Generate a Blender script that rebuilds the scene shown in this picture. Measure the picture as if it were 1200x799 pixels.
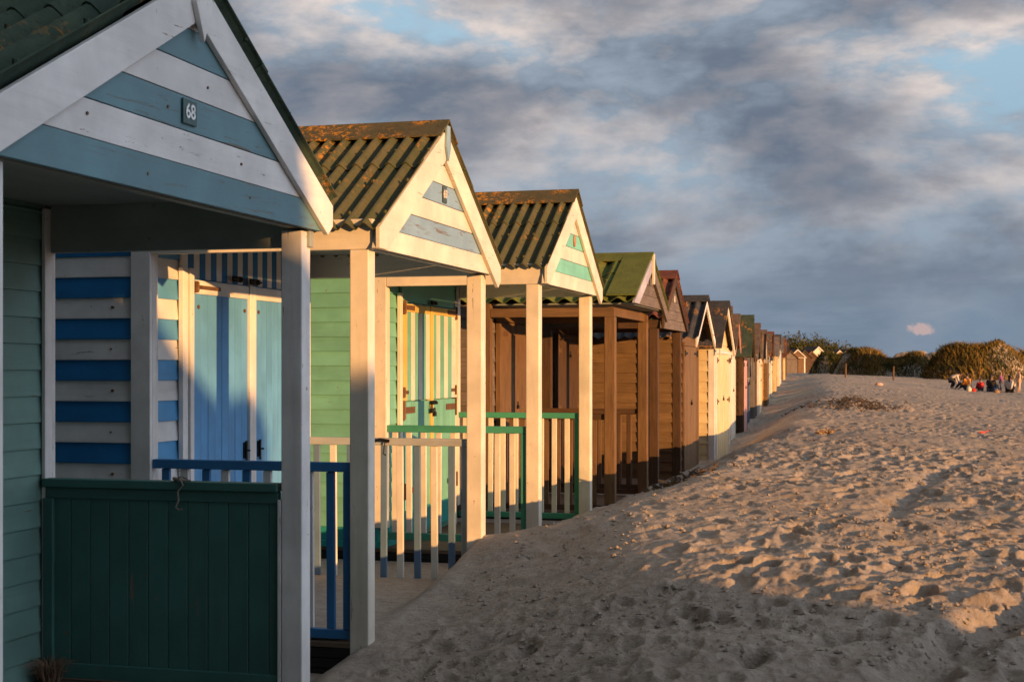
import bpy, bmesh, math, random
import numpy as np
from mathutils import Vector, Matrix
R = math.radians
random.seed(7)
scene = bpy.context.scene
for o in list(bpy.data.objects): bpy.data.objects.remove(o)

# ------------------------------------------------------------------ camera, sky, sun, exposure
TH = math.atan(445/1667.0); EYE = 1.45; F = 1667.0
cam_d = bpy.data.cameras.new('camera'); cam = bpy.data.objects.new('camera', cam_d)
scene.collection.objects.link(cam); scene.camera = cam
cam.location = (0, 0, EYE); cam.rotation_euler = (R(90), 0, TH)
cam_d.lens = 36.0*F/1200.0; cam_d.sensor_width = 36; cam_d.shift_y = 30.5/1200.0
cam_d.clip_start = .05; cam_d.clip_end = 3000
cam_d.dof.use_dof = True; cam_d.dof.focus_distance = 9.5; cam_d.dof.aperture_fstop = 8.0

SUN_DIR = Vector((.832, -.555, math.tan(R(6.1)))).normalized()
SUN_AZ = math.atan2(.832, -.555)
sd = bpy.data.lights.new('sun', 'SUN'); so = bpy.data.objects.new('sun', sd); scene.collection.objects.link(so)
so.rotation_euler = SUN_DIR.to_track_quat('Z', 'Y').to_euler(); so.location = (20, -15, 12)
sd.energy = 5.0; sd.angle = R(.5); sd.color = (1.0, .50, .17)

world = bpy.data.worlds.new('World'); scene.world = world; world.use_nodes = True
nt = world.node_tree; nt.nodes.clear()
class NB:
    """tiny node-tree writer"""
    def __init__(s, nt): s.nt = nt
    def n(s, t, **kw):
        o = s.nt.nodes.new(t)
        for k, v in kw.items(): setattr(o, k, v)
        return o
    def put(s, node, i, v):
        if v is None: return
        if isinstance(v, bpy.types.NodeSocket): s.nt.links.new(v, node.inputs[i])
        else:
            sock = node.inputs[i]
            if sock.type == 'RGBA' and len(v) == 3: v = (*v, 1)
            sock.default_value = v
    def math(s, op, a, b=None, clamp=False):
        m = s.n('ShaderNodeMath', operation=op, use_clamp=clamp); s.put(m, 0, a)
        if b is not None: s.put(m, 1, b)
        return m.outputs[0]
    def vmath(s, op, a, b=None):
        m = s.n('ShaderNodeVectorMath', operation=op); s.put(m, 0, a)
        if b is not None: s.put(m, 1, b)
        return m.outputs['Value'] if op in ('DOT_PRODUCT', 'LENGTH') else m.outputs[0]
    def noise(s, vec, scale, detail=4, rough=.55, dist=0, col=False):
        m = s.n('ShaderNodeTexNoise'); s.put(m, 'Vector', vec); s.put(m, 'Scale', scale); s.put(m, 'Detail', detail)
        s.put(m, 'Roughness', rough); s.put(m, 'Distortion', dist)
        return m.outputs['Color' if col else 'Fac']
    def ramp(s, f, a, b, lo=0., hi=1., smooth=True):
        m = s.n('ShaderNodeMapRange', interpolation_type='SMOOTHSTEP' if smooth else 'LINEAR')
        s.put(m, 0, f); s.put(m, 1, a); s.put(m, 2, b); s.put(m, 3, lo); s.put(m, 4, hi)
        return m.outputs[0]
    def mix(s, f, a, b, mode='MIX'):
        m = s.n('ShaderNodeMix', data_type='RGBA', blend_type=mode, clamp_factor=True)
        s.put(m, 0, f); s.put(m, 6, a); s.put(m, 7, b)
        return m.outputs[2]
    def mapping(s, vec, scale=(1, 1, 1), loc=(0, 0, 0), rot=(0, 0, 0)):
        m = s.n('ShaderNodeMapping'); s.put(m, 0, vec); m.inputs['Location'].default_value = loc
        m.inputs['Rotation'].default_value = rot; m.inputs['Scale'].default_value = scale
        return m.outputs[0]
w = NB(nt)
sky = w.n('ShaderNodeTexSky', sky_type='NISHITA'); sky.sun_disc = False; sky.sun_elevation = R(5.6)
sky.sun_rotation = SUN_AZ; sky.air_density = 1.0; sky.dust_density = 1.5; sky.ozone_density = 1.0
dirv = w.n('ShaderNodeTexCoord').outputs['Generated']
SKY_STRENGTH = .1
sep = w.n('ShaderNodeSeparateXYZ'); w.put(sep, 0, dirv); ez = sep.outputs[2]
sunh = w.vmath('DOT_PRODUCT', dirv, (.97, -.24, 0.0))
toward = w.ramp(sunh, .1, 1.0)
south_dim = w.ramp(w.vmath('DOT_PRODUCT', dirv, (-.35, -.94, 0.0)), -.15, .6, 1.0, .14)  # unseen sky behind the camera dimmed to darken shaded faces turned that way
cv = w.mapping(dirv, (1.0, 1.0, 2.3), (11.398, 1.680, -1.762))
n1 = w.noise(cv, 5.0, 12, .57, .12)
cv2 = w.mapping(dirv, (1.0, 1.0, 2.3), (11.398+.022, 1.680-.012, -1.762-.02))
n2 = w.noise(cv2, 5.0, 12, .57, .12)
nb = w.noise(w.mapping(dirv, (1, 1, 3.4), (14.298, 2.080, -2.012)), 1.7, 3, .5)
dens = w.math('ADD', w.math('MULTIPLY', n1, .72), w.math('MULTIPLY', nb, .28))
mask = w.ramp(dens, .375, .44)
thick = w.ramp(dens, .42, .55)
lit = w.math('ADD', w.math('MULTIPLY', w.math('SUBTRACT', n1, n2), 6.0), .22, clamp=True)
edge = w.math('SUBTRACT', 1.0, thick)
litf = w.math('MULTIPLY', lit, w.math('ADD', w.math('MULTIPLY', edge, .75), .25), clamp=True)
high = w.ramp(ez, .03, .24)
litf = w.math('MULTIPLY', litf, w.math('ADD', w.math('MULTIPLY', high, .75), .25), clamp=True)
k = 1/SKY_STRENGTH
c_dark = w.mix(thick, (.29*k, .34*k, .40*k), (.135*k, .165*k, .215*k))
c_cloud = w.mix(litf, c_dark, (.95*k, .76*k, .64*k))
c_blue = w.mix(high, (.22*k, .33*k, .45*k), (.38*k, .55*k, .68*k))
c_clear = w.mix(.8, sky.outputs[0], c_blue)
col = w.mix(mask, c_clear, c_cloud)
streak = w.ramp(w.noise(w.mapping(dirv, (1.2, 1.2, 9), (5.332, 6.919, -4.542)), 3.6, 8, .58), .42, .62)
low = w.ramp(ez, .02, .105, .78, 0)
col = w.mix(low, col, w.mix(streak, (.15*k, .205*k, .275*k), (.225*k, .275*k, .345*k)))
cdir = Vector(((1080-600)/F*math.cos(TH)-math.sin(TH), (1080-600)/F*math.sin(TH)+math.cos(TH), (430-385)/F)).normalized()
dd = w.vmath('MULTIPLY', w.vmath('SUBTRACT', dirv, tuple(cdir)), (1, 1, 2.3))
dist = w.math('ADD', w.vmath('LENGTH', dd), w.math('MULTIPLY', w.math('SUBTRACT', w.noise(dirv, 120, 4, .6), .5), .016))
col = w.mix(w.ramp(dist, .0055, .0105, .75, 0), col, (.55*k, .38*k, .34*k))
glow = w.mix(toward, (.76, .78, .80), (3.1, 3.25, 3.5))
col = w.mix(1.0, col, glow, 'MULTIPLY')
sv = w.n('ShaderNodeCombineXYZ'); [w.put(sv, q_, south_dim) for q_ in range(3)]
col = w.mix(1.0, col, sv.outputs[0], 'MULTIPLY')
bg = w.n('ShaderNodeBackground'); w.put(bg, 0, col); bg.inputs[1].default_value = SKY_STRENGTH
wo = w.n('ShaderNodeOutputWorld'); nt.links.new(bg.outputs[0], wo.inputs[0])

vs = scene.view_settings; scene.display_settings.display_device = 'sRGB'
vs.view_transform = 'Standard'; vs.look = 'None'; vs.exposure = 0.55; vs.gamma = 1; vs.use_curve_mapping = False
scene.render.engine = 'CYCLES'
scene.cycles.max_bounces = 6; scene.cycles.diffuse_bounces = 3

# ------------------------------------------------------------------ helpers
COL = scene.collection
def link(o): COL.objects.link(o)
def tag(o, label=None, cat=None, group=None, kind=None):
    for k_, v in (('label', label), ('category', cat), ('group', group), ('kind', kind)):
        if v: o[k_] = v
    return o
def thing(name, label, cat, loc=(0, 0, 0), rz=0, group=None):
    o = bpy.data.objects.new(name, None); link(o); o.location = loc; o.rotation_euler = (0, 0, rz); o.empty_display_size = .2
    return tag(o, label, cat, group)
class MB:
    def __init__(s): s.v = []; s.f = []; s.m = []
    def add(s, vs_, fs, m=0):
        b = len(s.v); s.v += [tuple(p) for p in vs_]; s.f += [tuple(b+i for i in f) for f in fs]; s.m += [m]*len(fs); return s
    def box(s, x0, x1, y0, y1, z0, z1, m=0):
        v = [(x, y, z) for x in (x0, x1) for y in (y0, y1) for z in (z0, z1)]
        return s.add(v, [(0, 1, 3, 2), (4, 6, 7, 5), (0, 4, 5, 1), (2, 3, 7, 6), (0, 2, 6, 4), (1, 5, 7, 3)], m)
    def prism_x(s, poly, x0, x1, m=0):     # poly in (y, z), counter-clockwise seen from +x
        n = len(poly); v = [(x0, y, z) for y, z in poly]+[(x1, y, z) for y, z in poly]
        fs = [tuple(range(n-1, -1, -1)), tuple(range(n, 2*n))]+[(i, (i+1) % n, n+(i+1) % n, n+i) for i in range(n)]
        return s.add(v, fs, m)
    def prism_y(s, poly, y0, y1, m=0):     # poly in (x, z)
        n = len(poly); v = [(x, y0, z) for x, z in poly]+[(x, y1, z) for x, z in poly]
        fs = [tuple(range(n)), tuple(range(2*n-1, n-1, -1))]+[(i, n+i, n+(i+1) % n, (i+1) % n) for i in range(n)]
        return s.add(v, fs, m)
    def tube(s, pts, rad, n=6, m=0):
        pts = [Vector(p) for p in pts]; rings = []
        for i, p in enumerate(pts):
            d = (pts[min(i+1, len(pts)-1)]-pts[max(i-1, 0)]).normalized()
            a = d.orthogonal().normalized() if i == 0 else (a-d*a.dot(d)).normalized()
            b = d.cross(a); r = rad[i] if isinstance(rad, (list, tuple)) else rad
            rings.append([p+a*math.cos(2*math.pi*j/n)*r+b*math.sin(2*math.pi*j/n)*r for j in range(n)])
        v = [q for rg in rings for q in rg]
        fs = [(i*n+j, i*n+(j+1) % n, (i+1)*n+(j+1) % n, (i+1)*n+j) for i in range(len(pts)-1) for j in range(n)]
        fs += [tuple(range(n-1, -1, -1)), tuple((len(pts)-1)*n+j for j in range(n))]
        return s.add(v, fs, m)
    def build(s, name, mats, parent=None, bevel=0, smooth=False, fix=True):
        me = bpy.data.meshes.new(name); me.from_pydata(s.v, [], s.f)
        if not isinstance(mats, (list, tuple)): mats = [mats]
        for mm in mats: me.materials.append(mm)
        me.polygons.foreach_set('material_index', s.m)
        if smooth: me.polygons.foreach_set('use_smooth', [True]*len(s.f))
        if fix:
            bm = bmesh.new(); bm.from_mesh(me); bmesh.ops.recalc_face_normals(bm, faces=bm.faces); bm.to_mesh(me); bm.free()
        me.update()
        o = bpy.data.objects.new(name, me); link(o)
        if parent: o.parent = parent
        if bevel:
            bv = o.modifiers.new('bevel', 'BEVEL'); bv.width = bevel; bv.segments = 2; bv.limit_method = 'ANGLE'
        return o
def cam2w(px, D, z=0):
    lat = (px-600)/F*D
    return Vector((lat*math.cos(TH)-D*math.sin(TH), lat*math.sin(TH)+D*math.cos(TH), z))

# ------------------------------------------------------------------ materials
def newmat(name):
    m = bpy.data.materials.new(name); m.use_nodes = True; m.node_tree.nodes.clear(); b = NB(m.node_tree)
    p = b.n('ShaderNodeBsdfPrincipled'); o = b.n('ShaderNodeOutputMaterial'); b.nt.links.new(p.outputs[0], o.inputs[0])
    return m, b, p
_mc = {}
def paint(name, c, axis='y', wear=.25, rough=.6, under=(.16, .12, .09), seed=0, dirt=.35):
    """painted timber: grain along `axis`, small flaking spots, nail stains and grime"""
    key = (name, axis)
    if key in _mc: return _mc[key]
    m, b, p = newmat('painted_'+name+'_'+axis)
    tc = b.n('ShaderNodeTexCoord').outputs['Object']
    isl = b.n('ShaderNodeNewGeometry').outputs['Random Per Island']
    off = b.n('ShaderNodeCombineXYZ'); b.put(off, 0, b.math('MULTIPLY', isl, 7.3)); b.put(off, 1, b.math('MULTIPLY', isl, 3.1)); b.put(off, 2, b.math('MULTIPLY', isl, 5.7))
    v = b.vmath('ADD', tc, off.outputs[0])
    sc = {'x': (.08, 1, 1), 'y': (1, .08, 1), 'z': (1, 1, .08)}[axis]
    g = b.mapping(v, sc)
    grain = b.noise(g, 130, 3, .6)
    blot = b.noise(v, 3.2, 5, .6)
    fl = b.noise(g, 42, 6, .68, .6)
    patch = b.noise(v, 1.6, 2, .5)
    flake = b.math('MULTIPLY', b.ramp(fl, .70-.12*wear, .735-.12*wear), b.ramp(patch, .38, .58))
    base = b.mix(b.ramp(blot, .3, .75), tuple(x*.80 for x in c), tuple(min(x*1.06, .86) for x in c))
    base = b.mix(b.math('MULTIPLY', b.ramp(isl, 0, 1, 0, .16, False), 1.0), base, tuple(x*.55 for x in c))
    spots = b.ramp(b.noise(v, 26, 2, .5), .735, .775)
    base = b.mix(b.math('MULTIPLY', spots, .6), base, (.20, .09, .035))
    grime = b.ramp(b.noise(g, 9, 6, .7), .45, .8, 0, dirt)
    base = b.mix(grime, base, tuple(.35*x+.03 for x in c))
    base = b.mix(flake, base, under)
    b.put(p, 'Base Color', base)
    b.put(p, 'Roughness', b.ramp(blot, .2, .8, rough-.1, rough+.12, False))
    p.inputs['Specular IOR Level'].default_value = .35
    bp = b.n('ShaderNodeBump'); bp.inputs['Strength'].default_value = .35; bp.inputs['Distance'].default_value = .004
    b.put(bp, 'Height', b.math('SUBTRACT', b.math('ADD', b.math('MULTIPLY', grain, .35), b.math('MULTIPLY', blot, .3)), b.math('MULTIPLY', flake, .8)))
    b.nt.links.new(bp.outputs[0], p.inputs['Normal'])
    _mc[key] = m; return m
def wood(name, c, c2, axis='y', rough=.75):
    key = ('w'+name, axis)
    if key in _mc: return _mc[key]
    m, b, p = newmat('stained_'+name+'_'+axis)
    tc = b.n('ShaderNodeTexCoord').outputs['Object']
    isl = b.n('ShaderNodeNewGeometry').outputs['Random Per Island']
    off = b.n('ShaderNodeCombineXYZ'); b.put(off, 0, b.math('MULTIPLY', isl, 9.3)); b.put(off, 1, b.math('MULTIPLY', isl, 4.1)); b.put(off, 2, b.math('MULTIPLY', isl, 6.7))
    v = b.vmath('ADD', tc, off.outputs[0])
    sc = {'x': (.06, 1, 1), 'y': (1, .06, 1), 'z': (1, 1, .06)}[axis]
    g = b.mapping(v, sc)
    grain = b.noise(g, 55, 7, .65, .8); blot = b.noise(v, 2.5, 4, .6)
    base = b.mix(b.ramp(grain, .3, .7), c, c2)
    base = b.mix(b.ramp(blot, .35, .75, 0, .5), base, tuple(x*.5 for x in c))
    base = b.mix(b.ramp(isl, 0, 1, 0, .4, False), base, tuple(x*.6 for x in c2))
    knots = b.ramp(b.noise(v, 13, 2, .5, .3), .72, .78)
    base = b.mix(b.math('MULTIPLY', knots, .7), base, (.03, .015, .008))
    b.put(p, 'Base Color', base); p.inputs['Roughness'].default_value = rough; p.inputs['Specular IOR Level'].default_value = .25
    bp = b.n('ShaderNodeBump'); bp.inputs['Strength'].default_value = .4; bp.inputs['Distance'].default_value = .004
    b.put(bp, 'Height', grain); b.nt.links.new(bp.outputs[0], p.inputs['Normal'])
    _mc[key] = m; return m
def roofmat(name, c, c2, lichen=.5, licol=(.50, .22, .03)):
    key = 'r'+name
    if key in _mc: return _mc[key]
    m, b, p = newmat('roof_'+name)
    tc = b.n('ShaderNodeTexCoord').outputs['Object']
    a = b.noise(tc, 5, 6, .65); f = b.noise(tc, 45, 5, .7); l1 = b.noise(tc, 2.3, 3, .5); l2 = b.noise(tc, 24, 6, .72, .4)
    base = b.mix(b.ramp(a, .35, .68), c, c2)
    base = b.mix(b.ramp(f, .5, .75, 0, .7), base, (.022, .024, .018))
    li = b.math('MULTIPLY', b.ramp(l1, .60-.14*lichen, .72-.10*lichen), b.ramp(l2, .49, .60))
    base = b.mix(b.math('MULTIPLY', li, .9), base, licol)
    sp = b.ramp(b.noise(tc, 60, 3, .6), .66, .72)
    base = b.mix(b.math('MULTIPLY', sp, .35*lichen), base, (.30, .27, .16))
    b.put(p, 'Base Color', base); p.inputs['Roughness'].default_value = .85; p.inputs['Specular IOR Level'].default_value = .2
    bp = b.n('ShaderNodeBump'); bp.inputs['Strength'].default_value = .6; bp.inputs['Distance'].default_value = .006
    b.put(bp, 'Height', b.math('ADD', f, b.math('MULTIPLY', li, .8))); b.nt.links.new(bp.outputs[0], p.inputs['Normal'])
    _mc[key] = m; return m
def plain(name, c, rough=.6, metal=0., vary=.25, scale=20):
    key = 'p'+name
    if key in _mc: return _mc[key]
    m, b, p = newmat(name)
    tc = b.n('ShaderNodeTexCoord').outputs['Object']; nz = b.noise(tc, scale, 4, .6)
    b.put(p, 'Base Color', b.mix(b.ramp(nz, .3, .7), tuple(x*(1-vary) for x in c), tuple(min(1, x*(1+vary*.5)) for x in c)))
    p.inputs['Roughness'].default_value = rough; p.inputs['Metallic'].default_value = metal
    _mc[key] = m; return m

WHITE = (.78, .76, .72); CREAM = (.76, .70, .58)
def P(n, ax='y'):
    t = {'white': (WHITE, .45), 'cream': (CREAM, .5), 'blue': ((.012, .17, .42), .2), 'pale_blue': ((.10, .34, .62), .25), 'faded_blue': ((.24, .38, .50), .85),
         'slate_blue': ((.145, .27, .30), .95), 'sage': ((.16, .29, .25), .5), 'bottle': ((.05, .155, .13), .5), 'mint': ((.17, .45, .345), .25), 'steel': ((.13, .21, .31), .3),
         'sea': ((.20, .56, .45), .3), 'teal': ((.02, .30, .27), .2), 'rail_green': ((.06, .32, .21), .3), 'rail_grey': ((.42, .44, .43), .5),
         'yellow': ((.72, .48, .12), .2), 'rail_blue': ((.04, .19, .42), .25), 'lilac': ((.45, .44, .52), .6), 'butter': ((.74, .60, .34), .2),
         'grey_blue': ((.20, .27, .33), .4), 'grey': ((.30, .30, .30), .4), 'ochre': ((.52, .30, .10), .3), 'red': ((.50, .05, .04), .2), 'door_blue': ((.12, .36, .66), .15),
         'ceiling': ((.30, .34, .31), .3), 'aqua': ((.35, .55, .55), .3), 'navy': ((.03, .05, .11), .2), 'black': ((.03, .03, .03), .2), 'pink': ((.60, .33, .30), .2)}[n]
    return paint(n, t[0], ax, t[1])
def W(n, ax='y'):
    t = {'brown': ((.06, .034, .019), (.115, .066, .036)), 'dark': ((.035, .02, .012), (.07, .038, .02)), 'tan': ((.13, .075, .035), (.22, .13, .065)),
         'weathered': ((.12, .095, .08), (.22, .18, .15)), 'grey_wood': ((.13, .12, .11), (.22, .20, .18)), 'deck': ((.10, .07, .05), (.17, .12, .08)), 'orange': ((.14, .085, .042), (.23, .145, .075)),
         'black_wood': ((.015, .013, .012), (.03, .027, .025))}[n]
    return wood(n, t[0], t[1], ax)
IRON = plain('black_iron', (.02, .018, .016), .5, .6)
RUST = plain('rusty_hinge', (.17, .09, .045), .7, .4)
ROOF_MOSS = roofmat('mossy_cement', (.068, .074, .032), (.10, .092, .045), .4)
ROOF_CAP = roofmat('lichen_ridge', (.075, .07, .034), (.11, .09, .045), 1.25, (.55, .24, .025))
ROOF_GREEN = roofmat('green_sheet', (.10, .125, .024), (.135, .155, .035), .12, (.2, .16, .04))
ROOF_DGREEN = roofmat('dark_green', (.032, .055, .038), (.06, .085, .055), .3)
ROOF_RED = roofmat('red_sheet', (.12, .042, .03), (.18, .07, .045), .3)
ROOF_DARK = roofmat('dark_felt', (.035, .037, .042), (.06, .06, .062), .2)
ROOF_BROWN = roofmat('brown_felt', (.10, .075, .06), (.15, .11, .085), .2)
ROOF_GREY = roofmat('grey_felt', (.12, .12, .13), (.18, .17, .17), .15)

# ------------------------------------------------------------------ terrain
def xf(Y): return 2.65+np.maximum(0, np.asarray(Y, float)-22)*.056
def h32(ix, iy, seed):
    a = (ix.astype(np.int64)*374761393+iy.astype(np.int64)*668265263+seed*974634777) & 0xFFFFFFFF
    a = ((a ^ (a >> 13))*1274126177) & 0xFFFFFFFF; a = ((a ^ (a >> 16))*2246822519) & 0xFFFFFFFF
    return ((a ^ (a >> 15)) & 0xFFFFFF)/float(0x1000000)
def vnoise(x, y, seed=0):
    ix = np.floor(x); iy = np.floor(y); fx = x-ix; fy = y-iy; ix = ix.astype(np.int64); iy = iy.astype(np.int64)
    u = fx*fx*fx*(fx*(fx*6-15)+10); v = fy*fy*fy*(fy*(fy*6-15)+10)
    return (h32(ix, iy, seed)*(1-u)+h32(ix+1, iy, seed)*u)*(1-v)+(h32(ix, iy+1, seed)*(1-u)+h32(ix+1, iy+1, seed)*u)*v-.5
def fbm(x, y, seed=0, o=4, g=.5):
    r = 0; a = 1
    for i in range(o):
        r = r+a*vnoise(x*2**i+i*17.3, y*2**i-i*9.1, seed+i); a *= g
    return r
def prints(x, y, cs, a, bb, depth, rim, seed, keep=.8):
    """trodden footprints: oval dents with a pushed-up rim"""
    ix = np.floor(x/cs).astype(np.int64); iy = np.floor(y/cs).astype(np.int64); r = np.zeros_like(x)
    for i in (-1, 0, 1):
        for j in (-1, 0, 1):
            cx = ix+i; cy = iy+j
            px = (cx+h32(cx, cy, seed))*cs; py = (cy+h32(cx, cy, seed+1))*cs; an = (h32(cx, cy, seed+2)-.5)*1.9+1.45
            on = (h32(cx, cy, seed+3) < keep)*(.5+.8*h32(cx, cy, seed+4))
            dx = x-px; dy = y-py; u = (dx*np.cos(an)+dy*np.sin(an))/a; v = (-dx*np.sin(an)+dy*np.cos(an))/bb
            q = np.sqrt(u*u+v*v)
            r += on*(-depth*np.exp(-(q**4)*.9)*(1-.35*np.exp(-((u+.1)/.28)**2))+rim*np.exp(-((q-1.35)/.38)**2)*(.6+.4*np.sign(u)))
    return r
def sstep(t): t = np.clip(t, 0, 1); return t*t*(3-2*t)
BY = [-40, 3.7, 5.5, 6.5, 7.05, 8.0, 9.2, 10.0, 10.7, 12.7, 13.9, 15.8, 19, 24, 30, 48, 61, 80, 100, 150, 400]
BZ = [0., -.12, -.12, -.06, .0, .10, .30, .24, .18, .13, .10, .08, .06, .03, .05, .13, .36, .66, .86, .80, .6]
CY = [-40, 4, 6, 7, 8, 9, 10.5, 12, 20, 40, 61, 80, 100, 150, 400]
CZ = [.30, .22, .30, .40, .46, .50, .545, .56, .60, .60, .72, .86, .95, .85, .6]
SY = [-40, 4, 6.5, 8, 10, 13, 20, 30, 50, 100, 400]
SC = [2.6, 2.4, 2.0, 1.5, 1.15, 1.15, 1.35, 1.8, 2.3, 2.6, 3]
def ground(X, Y, fine=True):
    X = np.asarray(X, float); Y = np.asarray(Y, float)
    s = X+xf(Y); b = np.interp(Y, BY, BZ); c = np.interp(Y, CY, CZ); sc = np.interp(Y, SY, SC)
    sc = sc+.35*fbm(Y*.35, X*0, 5, 2)*np.clip((Y-6)/6, 0, 1)
    beach = np.interp(Y, [0, 8, 18, 30, 68, 85, 98, 400], [.06, .18, .20, .20, .18, .50, .74, .8])
    z = b+(c-b)*sstep(s/sc)
    z = np.where(s > sc, c+(beach-c)*sstep((s-sc)/(np.interp(Y, [0, 30, 70], [8, 9, 8]))), z)
    inside = sstep(-s/.25)
    zin = np.where((Y > 7.06) & (Y < 9.2), .012, -.17)
    zin = np.where(Y > 9.2, -.10+.07*sstep((Y-13)/3), zin)
    zin = np.where(Y > 20, b, zin)
    z = z*(1-inside)+zin*inside
    # gentle relief
    am = sstep((s+.1)/.9)
    z = z+am*(.06*fbm(X*.45, Y*.28, 11, 3)+.03*fbm(X*1.3, Y*1.1, 21, 3))
    z = z+.07*fbm(X*2.1, Y*1.4, 77, 3)*np.exp(-((s-.35)/.55)**2)*sstep((Y-7.3)/1.5)
    cm = cam2w(985, 29.0); dx_ = (X-cm.x)/1.5; dy_ = (Y-cm.y)/1.1; z = z+(.14+.16*fbm(X*2.5, Y*2.5, 91, 3))*np.exp(-(dx_*dx_+dy_*dy_))
    z = z+.012*fbm(X*4, Y*4, 31, 2)*(.15+.85*am)
    amf = sstep((s+.12)/.3)*(.6+.4*am)
    if fine:
        r = np.hypot(X, Y); fade = np.interp(r, [0, 20, 45, 90, 160], [1, 1, .8, .5, 0])
        fp = prints(X, Y, .27, .115, .058, .036, .011, 101, .62)+prints(X, Y, .18, .075, .04, .018, .007, 201, .6)
        fp = fp+prints(X+3, Y, .75, .24, .13, .018, .010, 301, .3)
        lump = .012*fbm(X*6, Y*6, 41, 4, .6)+.009*fbm(X*19, Y*19, 51, 3, .6)
        tread = (.4+.75*sstep((fbm(X*.5, Y*.5, 61, 2)+.35)/.5))
        z = z+amf*fade*tread*(fp+lump)
        z = z+(1-am)*sstep((s+.5)/.5)*.02*fbm(X*6, Y*6, 71, 2)
        # dragged track towards the camera at right
        tx = np.interp(Y, [3, 5.5, 6.5, 7.5, 9, 12, 20], [-.4, .05, .45, .95, 1.5, 2.6, 6])
        d = (X-tx)/.10
        z = z-.05*np.exp(-d*d)*np.interp(Y, [4.5, 5.5, 9, 13], [0, 1, 1, 0])+.03*np.exp(-((np.abs(d)-1.8)/.7)**2)*np.interp(Y, [4.5, 5.5, 9, 13], [0, 1, 1, 0])
        # wheel/drag groove around x~1020,y~620
        tx = np.interp(Y, [9, 11, 13, 16], [-.1, .15, .35, 1.0]); d = (X-tx)/.10
        z = z-.045*np.exp(-d*d)*np.interp(Y, [9, 10, 14, 16], [0, 1, 1, 0])
    return z
def gz(x, y): return float(ground(np.array([x]), np.array([y]), False)[0])
def sand_mat():
    m, b, p = newmat('beach_sand')
    tc = b.n('ShaderNodeTexCoord').outputs['Object']
    a = b.noise(tc, .8, 5, .6); f = b.noise(tc, 14, 6, .7); gr = b.noise(tc, 420, 2, .6); deb = b.noise(b.mapping(tc, (1, 1, 1), (3, 7, 0)), 22, 5, .7, .5)
    c = b.mix(b.ramp(a, .35, .7), (.43, .36, .285), (.52, .44, .35))
    c = b.mix(b.ramp(f, .35, .7, 0, .5), c, (.27, .21, .16))
    c = b.mix(b.ramp(gr, .4, .75, 0, .45), c, (.20, .15, .11))
    c = b.mix(b.math('MULTIPLY', b.ramp(deb, .68, .73), .8), c, (.07, .05, .035))
    b.put(p, 'Base Color', c); p.inputs['Roughness'].default_value = .95; p.inputs['Specular IOR Level'].default_value = .1
    b1 = b.n('ShaderNodeBump'); b1.inputs['Strength'].default_value = .7; b1.inputs['Distance'].default_value = .045
    b.put(b1, 'Height', b.math('ADD', f, b.math('MULTIPLY', b.noise(tc, 40, 6, .72), .8)))
    b2 = b.n('ShaderNodeBump'); b2.inputs['Strength'].default_value = .6; b2.inputs['Distance'].default_value = .004
    b.put(b2, 'Height', gr); b.nt.links.new(b1.outputs[0], b2.inputs['Normal']); b.nt.links.new(b2.outputs[0], p.inputs['Normal'])
    return m
SAND = sand_mat()
def build_ground():
    az = np.concatenate([np.linspace(-180, -44, 50), np.linspace(-43.9, 12, 1150), np.linspace(13, 60, 70), np.linspace(62, 180, 50)[:-1]])
    rr = np.concatenate([[.02, .5, 1, 1.5, 2, 2.4], np.geomspace(2.6, 4, 30)[:-1], np.geomspace(4, 45, 900), np.geomspace(45.4, 160, 180), np.geomspace(165, 1500, 30)])
    A, Rr = np.meshgrid(np.radians(az), rr)
    X = Rr*np.sin(A); Y = Rr*np.cos(A); Z = ground(X, Y)
    nr, na = X.shape; co = np.stack([X, Y, Z], -1).reshape(-1, 3).astype(np.float32)
    i, j = np.meshgrid(np.arange(nr-1), np.arange(na), indexing='ij'); j2 = (j+1) % na
    q = np.stack([i*na+j, (i+1)*na+j, (i+1)*na+j2, i*na+j2], -1).reshape(-1, 4)
    me = bpy.data.meshes.new('sand'); me.vertices.add(len(co)); me.vertices.foreach_set('co', co.ravel())
    me.loops.add(q.size); me.loops.foreach_set('vertex_index', q.ravel().astype(np.int32))
    me.polygons.add(len(q)); me.polygons.foreach_set('loop_start', np.arange(0, q.size, 4, dtype=np.int32))
    me.polygons.foreach_set('use_smooth', np.ones(len(q), bool)); me.update(); me.validate(); me.materials.append(SAND)
    o = bpy.data.objects.new('sand', me); link(o); o['kind'] = 'structure'
    if me.polygons[len(q)//2].normal.z < 0: me.flip_normals()
build_ground()

# ------------------------------------------------------------------ hut parts
def corr_sheet(mb, x0, x1, ya, za, yb, zb, lam, amp, lift=0, m=0, th=.007):
    """corrugated sheet from ridge (ya,za) down to eave (yb,zb), waves run along x"""
    n = max(2, int((x1-x0)/lam*10)); xs = [x0+(x1-x0)*i/n for i in range(n+1)]
    L = math.hypot(yb-ya, zb-za); ny, nz = -(zb-za)/L, (yb-ya)/L
    if nz < 0: ny, nz = -ny, -nz
    v = []
    for layer in (0, 1):
        for x in xs:
            w_ = amp*math.cos(2*math.pi*(x-x1)/lam)+amp+lift-(th if layer else 0)
            v.append((x, ya+ny*w_, za+nz*w_)); v.append((x, yb+ny*w_, zb+nz*w_))
    N = 2*(n+1); fs = []
    for i in range(n):
        a = 2*i; fs.append((a, a+2, a+3, a+1)); fs.append((N+a, N+a+1, N+a+3, N+a+2))
        fs.append((a, N+a, N+a+2, a+2)); fs.append((a+1, a+3, N+a+3, N+a+1))
    fs.append((0, 1, N+1, N)); e = 2*n; fs.append((e, N+e, N+e+1, e+1))
    mb.add(v, fs, m)
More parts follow.
